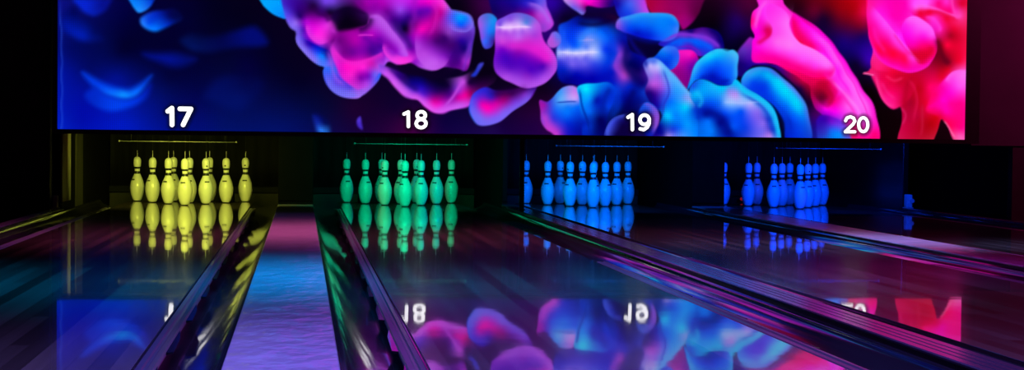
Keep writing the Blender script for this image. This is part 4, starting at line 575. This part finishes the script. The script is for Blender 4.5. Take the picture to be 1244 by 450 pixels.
# gutters: a curved channel each side of every lane
def gutter(x0, x1, lab, outer):
    bm = bmesh.new(); n = 22; xm = (x0 + x1) / 2; R = (x1 - x0) / 2
    za, zb = (-.012, .014) if outer == 1 else (.014, -.012)      # the lip on the divider side stands a little higher
    top = []
    for k in range(n + 1):
        t = .5 - .5 * math.cos(math.pi * k / n)
        top.append((x0 + (x1 - x0) * t, za + (zb - za) * t - .058 * math.sin(math.pi * k / n) ** .85))
    prof = top + [(x1, FLOOR_Z + .002), (x0, FLOOR_Z + .002)]
    prism(bm, prof, Y0, 14.3, 1)
    o = link('gutter', bm, MAT['gutter'], smooth=False)
    for p in o.data.polygons: p.use_smooth = abs(p.normal.y) < .5 and p.center.z > -.12
    origin_to(o, (xm, Y0, FLOOR_Z + .002)); tag(o, lab, 'gutter', 'lane gutters')
SIDE = ['left', 'right']
for i, xc in enumerate(XC):
    for s in (0, 1):
        if s == 0: a, b = CAPS[i][1] + .002, xc - HW - .002
        else: a, b = xc + HW + .002, CAPS[i + 1][0] - .002
        gutter(a, b, 'dark glossy %s gutter of the lane with %s pins %s' % (SIDE[s], TINT[i], WHERE[i]), s)

# retracted bumper rails lying along the lane edges, with clips down their gutter side
def rail(i, s, y1, lab):
    e = XC[i] + (HW if s else -HW); d = 1 if s else -1
    root = empty('bumper_rail', (e + d * .031, Y0, -.012))
    bm = bmesh.new(); w_ = .026
    prism(bm, [(-w_, 0), (w_, 0), (w_, .006), (w_ - .006, .012), (.008, .013), (.004, .0095), (-.004, .0095), (-.008, .013), (-w_ + .004, .012), (-w_, .008)], 0, y1 - Y0, 1)
    link('rail_body', bm, MAT['rail'], root)
    y = 2.1
    while y < y1 - .3:
        bm = bmesh.new(); x = d * .0262
        v = [bm.verts.new(p) for p in ((x, y - Y0, .002), (x + d * .016, y - Y0 + .03, .002), (x + d * .012, y - Y0 + .34, .002), (x, y - Y0 + .5, .002),
                                       (x, y - Y0, .009), (x + d * .016, y - Y0 + .03, .007), (x + d * .012, y - Y0 + .34, .007), (x, y - Y0 + .5, .009))]
        for q in ((0, 1, 2, 3), (7, 6, 5, 4), (0, 4, 5, 1), (1, 5, 6, 2), (2, 6, 7, 3), (3, 7, 4, 0)): bm.faces.new([v[k] for k in q])
        link('rail_clip', bm, MAT['gutter'], root); y += .75
    tag(root, lab, 'bumper rail', 'retracted bumper rails')
for i in range(4):
    for s in (0, 1):
        if s == 0 and i > 1: continue                 # no rail shows on the far side of the dividers right of lane 18
        rail(i, s, 7.49 if (i, s) == (1, 1) else (7.3 if (i, s) == (2, 1) else 12.9),
             'dark retracted bumper rail along the %s edge of the lane %s' % (SIDE[s], WHERE[i]))

# ---------------------------------------------------------------- pits
# kickback walls between the pits
KICK = [(-.89, -.812, 12.15), (.753, 1.030, 12.98), (2.552, 2.598, 13.05), (4.118, 4.392, 13.0), (5.915, 5.96, 12.98)]
KLAB = ['panelled kickback wall left of the yellow-lit pins', 'black kickback column between the yellow-lit and green-lit pins',
        'thin black kickback wall between the green-lit and light blue pins', 'black kickback column between the light blue and deep blue pins',
        'thin kickback wall right of the deep blue pins']
for k, ((x0, x1, y0), lab) in enumerate(zip(KICK, KLAB)):
    root = empty('kickback_wall', ((x0 + x1) / 2, y0, FLOOR_Z)); cx = (x0 + x1) / 2
    bm = bmesh.new(); box(bm, x0 - cx, x1 - cx, 0, YBACK - y0 - .003, .001, 1.0, .003)
    link('wall_panel', bm, MAT['void'] if k < 4 else MAT['gloss_black'], root)
    if k == 0:
        xr = x1 - cx + .001
        bm = bmesh.new(); box(bm, xr, xr + .012, .02, .30, .23, 1.0, .002); link('side_board', bm, MAT['timber'], root)['label'] = 'brown timber board'
        bm = bmesh.new(); box(bm, xr, xr + .018, .302, .42, .23, 1.0, .002); link('trim_strip', bm, MAT['cream'], root)['label'] = 'cream upright strip'
        bm = bmesh.new(); box(bm, xr, xr + .012, .78, 1.15, .14, 1.0, .002); link('side_board', bm, MAT['olive'], root)['label'] = 'olive upright board'
    else:
        # edge moulding and fixing bolts on the front edge
        bm = bmesh.new(); box(bm, x0 - cx + .004, x1 - cx - .004, -.012, -.001, .22, .98, .002); link('edge_trim', bm, MAT['void'], root)
    tag(root, lab, 'kickback wall')

# slim post in front of the light blue pins
root = empty('support_post', (2.585, 12.10, CAPZ[2]))
bm = bmesh.new(); box(bm, -.017, .017, -.012, .012, .006, .64, .002); link('post_shaft', bm, MAT['bezel'], root)
bm = bmesh.new(); box(bm, -.022, .022, -.03, .03, 0, .006, .001); link('foot_plate', bm, MAT['bezel'], root)
tag(root, 'slim black upright post in front of the leftmost light blue pin', 'post')

PITX = [(-.80, .745), (1.038, 2.545), (2.605, 4.11), (4.40, 5.905)]
for i, (a, b) in enumerate(PITX):
    root = empty('pit_curtain', ((a + b) / 2, YBACK, FLOOR_Z)); cx = (a + b) / 2; A, B = a - cx, b - cx
    # hanging upper curtain with folds
    bm = bmesh.new(); n = 90; zt, zb = 1.0, .25
    fr = []; 
    for k in range(n + 1):
        x = A + .004 + (B - A - .008) * k / n
        fr.append((x, -.02 + .012 * math.sin(k * .9) + .006 * math.sin(k * .37 + i)))
    vt = [[bm.verts.new((x, y + dy, z)) for x, y in fr] for z, dy in ((zb, 0), (zt, 0), (zt, .02), (zb, .02))]
    for q in range(4):
        P_, Q_ = vt[q], vt[(q + 1) % 4]
        for k in range(n): bm.faces.new((P_[k], P_[k + 1], Q_[k + 1], Q_[k]))
    for k in (0, n): bm.faces.new([r[k] for r in vt])
    link('curtain_cloth', bm, MAT['curtain'], root, smooth=True)
    bm = bmesh.new(); box(bm, A, B, -.075, -.040, .205, .262, .003); link('ledge_bar', bm, MAT['ledge'], root)
    for p0, p1 in ((A, A + .42), (B - .42, B)):
        bm = bmesh.new(); box(bm, p0, p1, -.03, -.01, .004, .20, .003); link('cushion_pad', bm, MAT['olive'], root)
    bm = bmesh.new(); box(bm, A + .43, B - .43, -.025, -.01, .004, .20, .003); link('cushion_pad', bm, MAT['ledge'], root)
    tag(root, 'dark pit curtain and cushion behind the %s pins' % TINT[i], 'curtain', 'pit curtains')

# bars above the pins
HEADZ = 1.0
root = empty('header_beam', (2.55, 12.3, HEADZ))
bm = bmesh.new(); box(bm, -3.45, 3.4, -.06, .06, 0, .1, .004); link('beam_body', bm, MAT['black'], root)
bm = bmesh.new(); box(bm, -3.45, 3.4, -.08, .08, .101, .115, .002); link('beam_flange', bm, MAT['black'], root)
tag(root, 'black header beam hidden behind the screen, carrying the guide bars', 'beam')
BARX = [(-.406, .450), (1.334, 2.185), (2.877, 3.717), (4.62, 5.467)]
for i, (a, b) in enumerate(BARX):
    y, z = 12.3, .521
    root = empty('guide_bar', ((a + b) / 2, y, z)); h = (b - a) / 2
    bm = bmesh.new(); tube(bm, (-h, 0, 0), (h, 0, 0), .0023, 12); link('bar_rod', bm, MAT['steel'], root, True)
    for q in (-1, 1):
        bm = bmesh.new(); bmesh.ops.create_uvsphere(bm, u_segments=14, v_segments=10, radius=.008); bmesh.ops.translate(bm, verts=bm.verts, vec=(q * h, 0, 0))
        link('end_knob', bm, MAT['steel'], root, True)
        bm = bmesh.new(); tube(bm, (q * h * .8, .01, .002), (q * h * .8, .01, HEADZ - z - .001), .0025, 8); link('hanger', bm, MAT['void'], root, True)
    tag(root, 'thin steel guide bar hanging above the %s pins' % TINT[i], 'bar', 'guide bars above the pins')

# ---------------------------------------------------------------- pins
IN = .0254
PROF = [(0, 1.0), (.18, 1.04), (.34, 1.28), (.75, 1.54), (1.5, 1.82), (2.25, 2.05), (3.0, 2.22), (3.7, 2.33), (4.4, 2.383), (5.0, 2.375), (5.875, 2.27), (6.6, 2.09), (7.25, 1.87),
        (8.0, 1.56), (8.625, 1.29), (9.2, 1.04), (9.5, .93), (10, .875), (10.45, .88), (10.875, .90), (11.3, .94), (11.55, 1.02), (11.75, 1.12), (12.1, 1.20), (12.625, 1.25), (13.1, 1.275), (13.6, 1.27), (14.0, 1.21), (14.4, 1.07),
        (14.7, .86), (14.9, .55), (15.0, .18)]
zs_ = [p[0] for p in PROF]; rs_ = [p[1] for p in PROF]
def rad_at(z): return float(np.interp(z, zs_, rs_))
def make_pin():
    root = empty('bowling_pin', (0, 0, 0))
    bm = bmesh.new(); fine = []
    for k in range(len(PROF) - 1):
        fine.append(PROF[k])
        m_ = (PROF[k][0] + PROF[k + 1][0]) / 2
        if .5 < m_ < 14: fine.append((m_, rad_at(m_)))
    fine.append(PROF[-1])
    lathe(bm, [(z * IN, r * IN) for z, r in fine], 32); link('pin_body', bm, MAT['pin'], root, True)
    for z0, z1 in ((9.25, 10.12), (10.95, 11.56)):
        bm = bmesh.new(); zz = np.linspace(z0, z1, 5)
        lathe(bm, [(z * IN, (rad_at(z) + .02) * IN) for z in zz], 32); link('neck_stripe', bm, MAT['stripe'], root, True)
    bm = bmesh.new(); lathe(bm, [(0.0, 1.03 * IN), (.006, 1.12 * IN), (.0085, 1.19 * IN)], 32); link('base_shadow_ring', bm, MAT['stripe'], root, True)  # dark ring paints the shadow line between pin foot and deck
    # printed mark on the belly, a slim curved dash
    bm = bmesh.new(); zz = np.linspace(7.05, 7.5, 4)
    lathe(bm, [(z * IN, (rad_at(z) + .018) * IN) for z in zz], 10, -1.57 - .42, -1.57 + .42, False); link('printed_mark', bm, MAT['mark'], root, True)
    bm = bmesh.new(); tube(bm, (0, 0, 15.0 * IN), (0, 0, 15.0 * IN + .055), .0022, 8); link('cord_lit_end', bm, MAT['cord'], root, True)  # lower cord thicker and paler: its bright lit stretch put into the colour
    bm = bmesh.new(); tube(bm, (0, 0, 15.0 * IN + .056), (0, 0, .72), .0009, 6); link('cord', bm, MAT['stripe'], root, True)  # rest of the cord in black, its dimming painted in
    return root
def copy_tree(o):
    c = o.copy(); COL.objects.link(c)
    for ch in list(o.children):
        d = ch.copy(); COL.objects.link(d); d.parent = c
    return c
SPOTS = [(0, 0, 'single front pin nearest the viewer'), (-6, 1, 'left pin of the second row'), (6, 1, 'right pin of the second row'),
         (-12, 2, 'left pin of the third row'), (0, 2, 'middle pin of the third row'), (12, 2, 'right pin of the third row'),
         (-18, 3, 'far left pin of the back row'), (-6, 3, 'inner left pin of the back row'), (6, 3, 'inner right pin of the back row'), (18, 3, 'far right pin of the back row')]
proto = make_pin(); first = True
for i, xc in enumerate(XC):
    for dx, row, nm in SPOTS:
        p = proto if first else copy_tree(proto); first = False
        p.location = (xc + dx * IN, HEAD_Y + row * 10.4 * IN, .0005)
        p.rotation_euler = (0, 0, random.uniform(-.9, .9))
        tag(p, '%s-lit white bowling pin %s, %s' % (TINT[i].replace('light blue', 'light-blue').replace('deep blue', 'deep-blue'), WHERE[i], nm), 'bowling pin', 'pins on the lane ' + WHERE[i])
        if (i, dx, row) in ((0, 6, 1), (0, 6, 3), (0, 12, 2), (0, 18, 3), (1, -6, 1), (1, 6, 3), (2, 0, 2), (2, -6, 1), (2, -6, 3), (3, 6, 1)):
            # a small dark dot printed on the head of this pin
            bm = bmesh.new(); zz = np.linspace(12.15, 12.6, 4)
            lathe(bm, [(z * IN, (rad_at(z) + .02) * IN) for z in zz], 5, -1.57 - .2, -1.57 + .2, False)
            o = link('head_dot', bm, MAT['stripe'], p, True)

# ---------------------------------------------------------------- small fittings
def sensor(loc, mt, lens, lab, sx=.03, sz=.078):
    root = empty('ball_sensor', loc)
    bm = bmesh.new(); box(bm, -sx, sx, -.03, .03, .008, sz, .006); link('housing', bm, mt, root)
    bm = bmesh.new(); box(bm, -sx - .008, sx + .008, -.04, .04, 0, .0075, .002); link('mount_plate', bm, mt, root)
    if lens:
        bm = bmesh.new(); bmesh.ops.create_cone(bm, cap_ends=True, segments=20, radius1=.018, radius2=.018, depth=.012, matrix=Matrix.Translation((.02, -.036, sz * .55)) @ Matrix.Rotation(math.pi / 2, 4, 'X'))
        link('lens_ring', bm, MAT['cord'], root)
    tag(root, lab, 'sensor')
sensor((-.822, 12.0, .0305), MAT['cream'], False, 'small cream sensor box on the divider at the far left of lane 17', .018, .095)
sensor((5.937, 12.91, .0305), MAT['cord'], True, 'small pale sensor box on the divider beyond the deep blue pins', .026, .115)

for x, y, lab in ((4.83, 15.02, 'small dim red indicator lamp behind the far left deep blue pins'), (5.10, 15.02, 'second small dim red indicator lamp, between the deep blue pins')):
    root = empty('indicator_lamp', (x, y, FLOOR_Z + .001))
    bm = bmesh.new(); tube(bm, (0, 0, .001), (0, 0, .165), .006, 10); link('stem', bm, MAT['ledge'], root, True)
    bm = bmesh.new(); bmesh.ops.create_uvsphere(bm, u_segments=16, v_segments=10, radius=.016); bmesh.ops.translate(bm, verts=bm.verts, vec=(0, 0, .18)); link('lamp_lens', bm, MAT_RED, root, True)
    tag(root, lab, 'lamp')
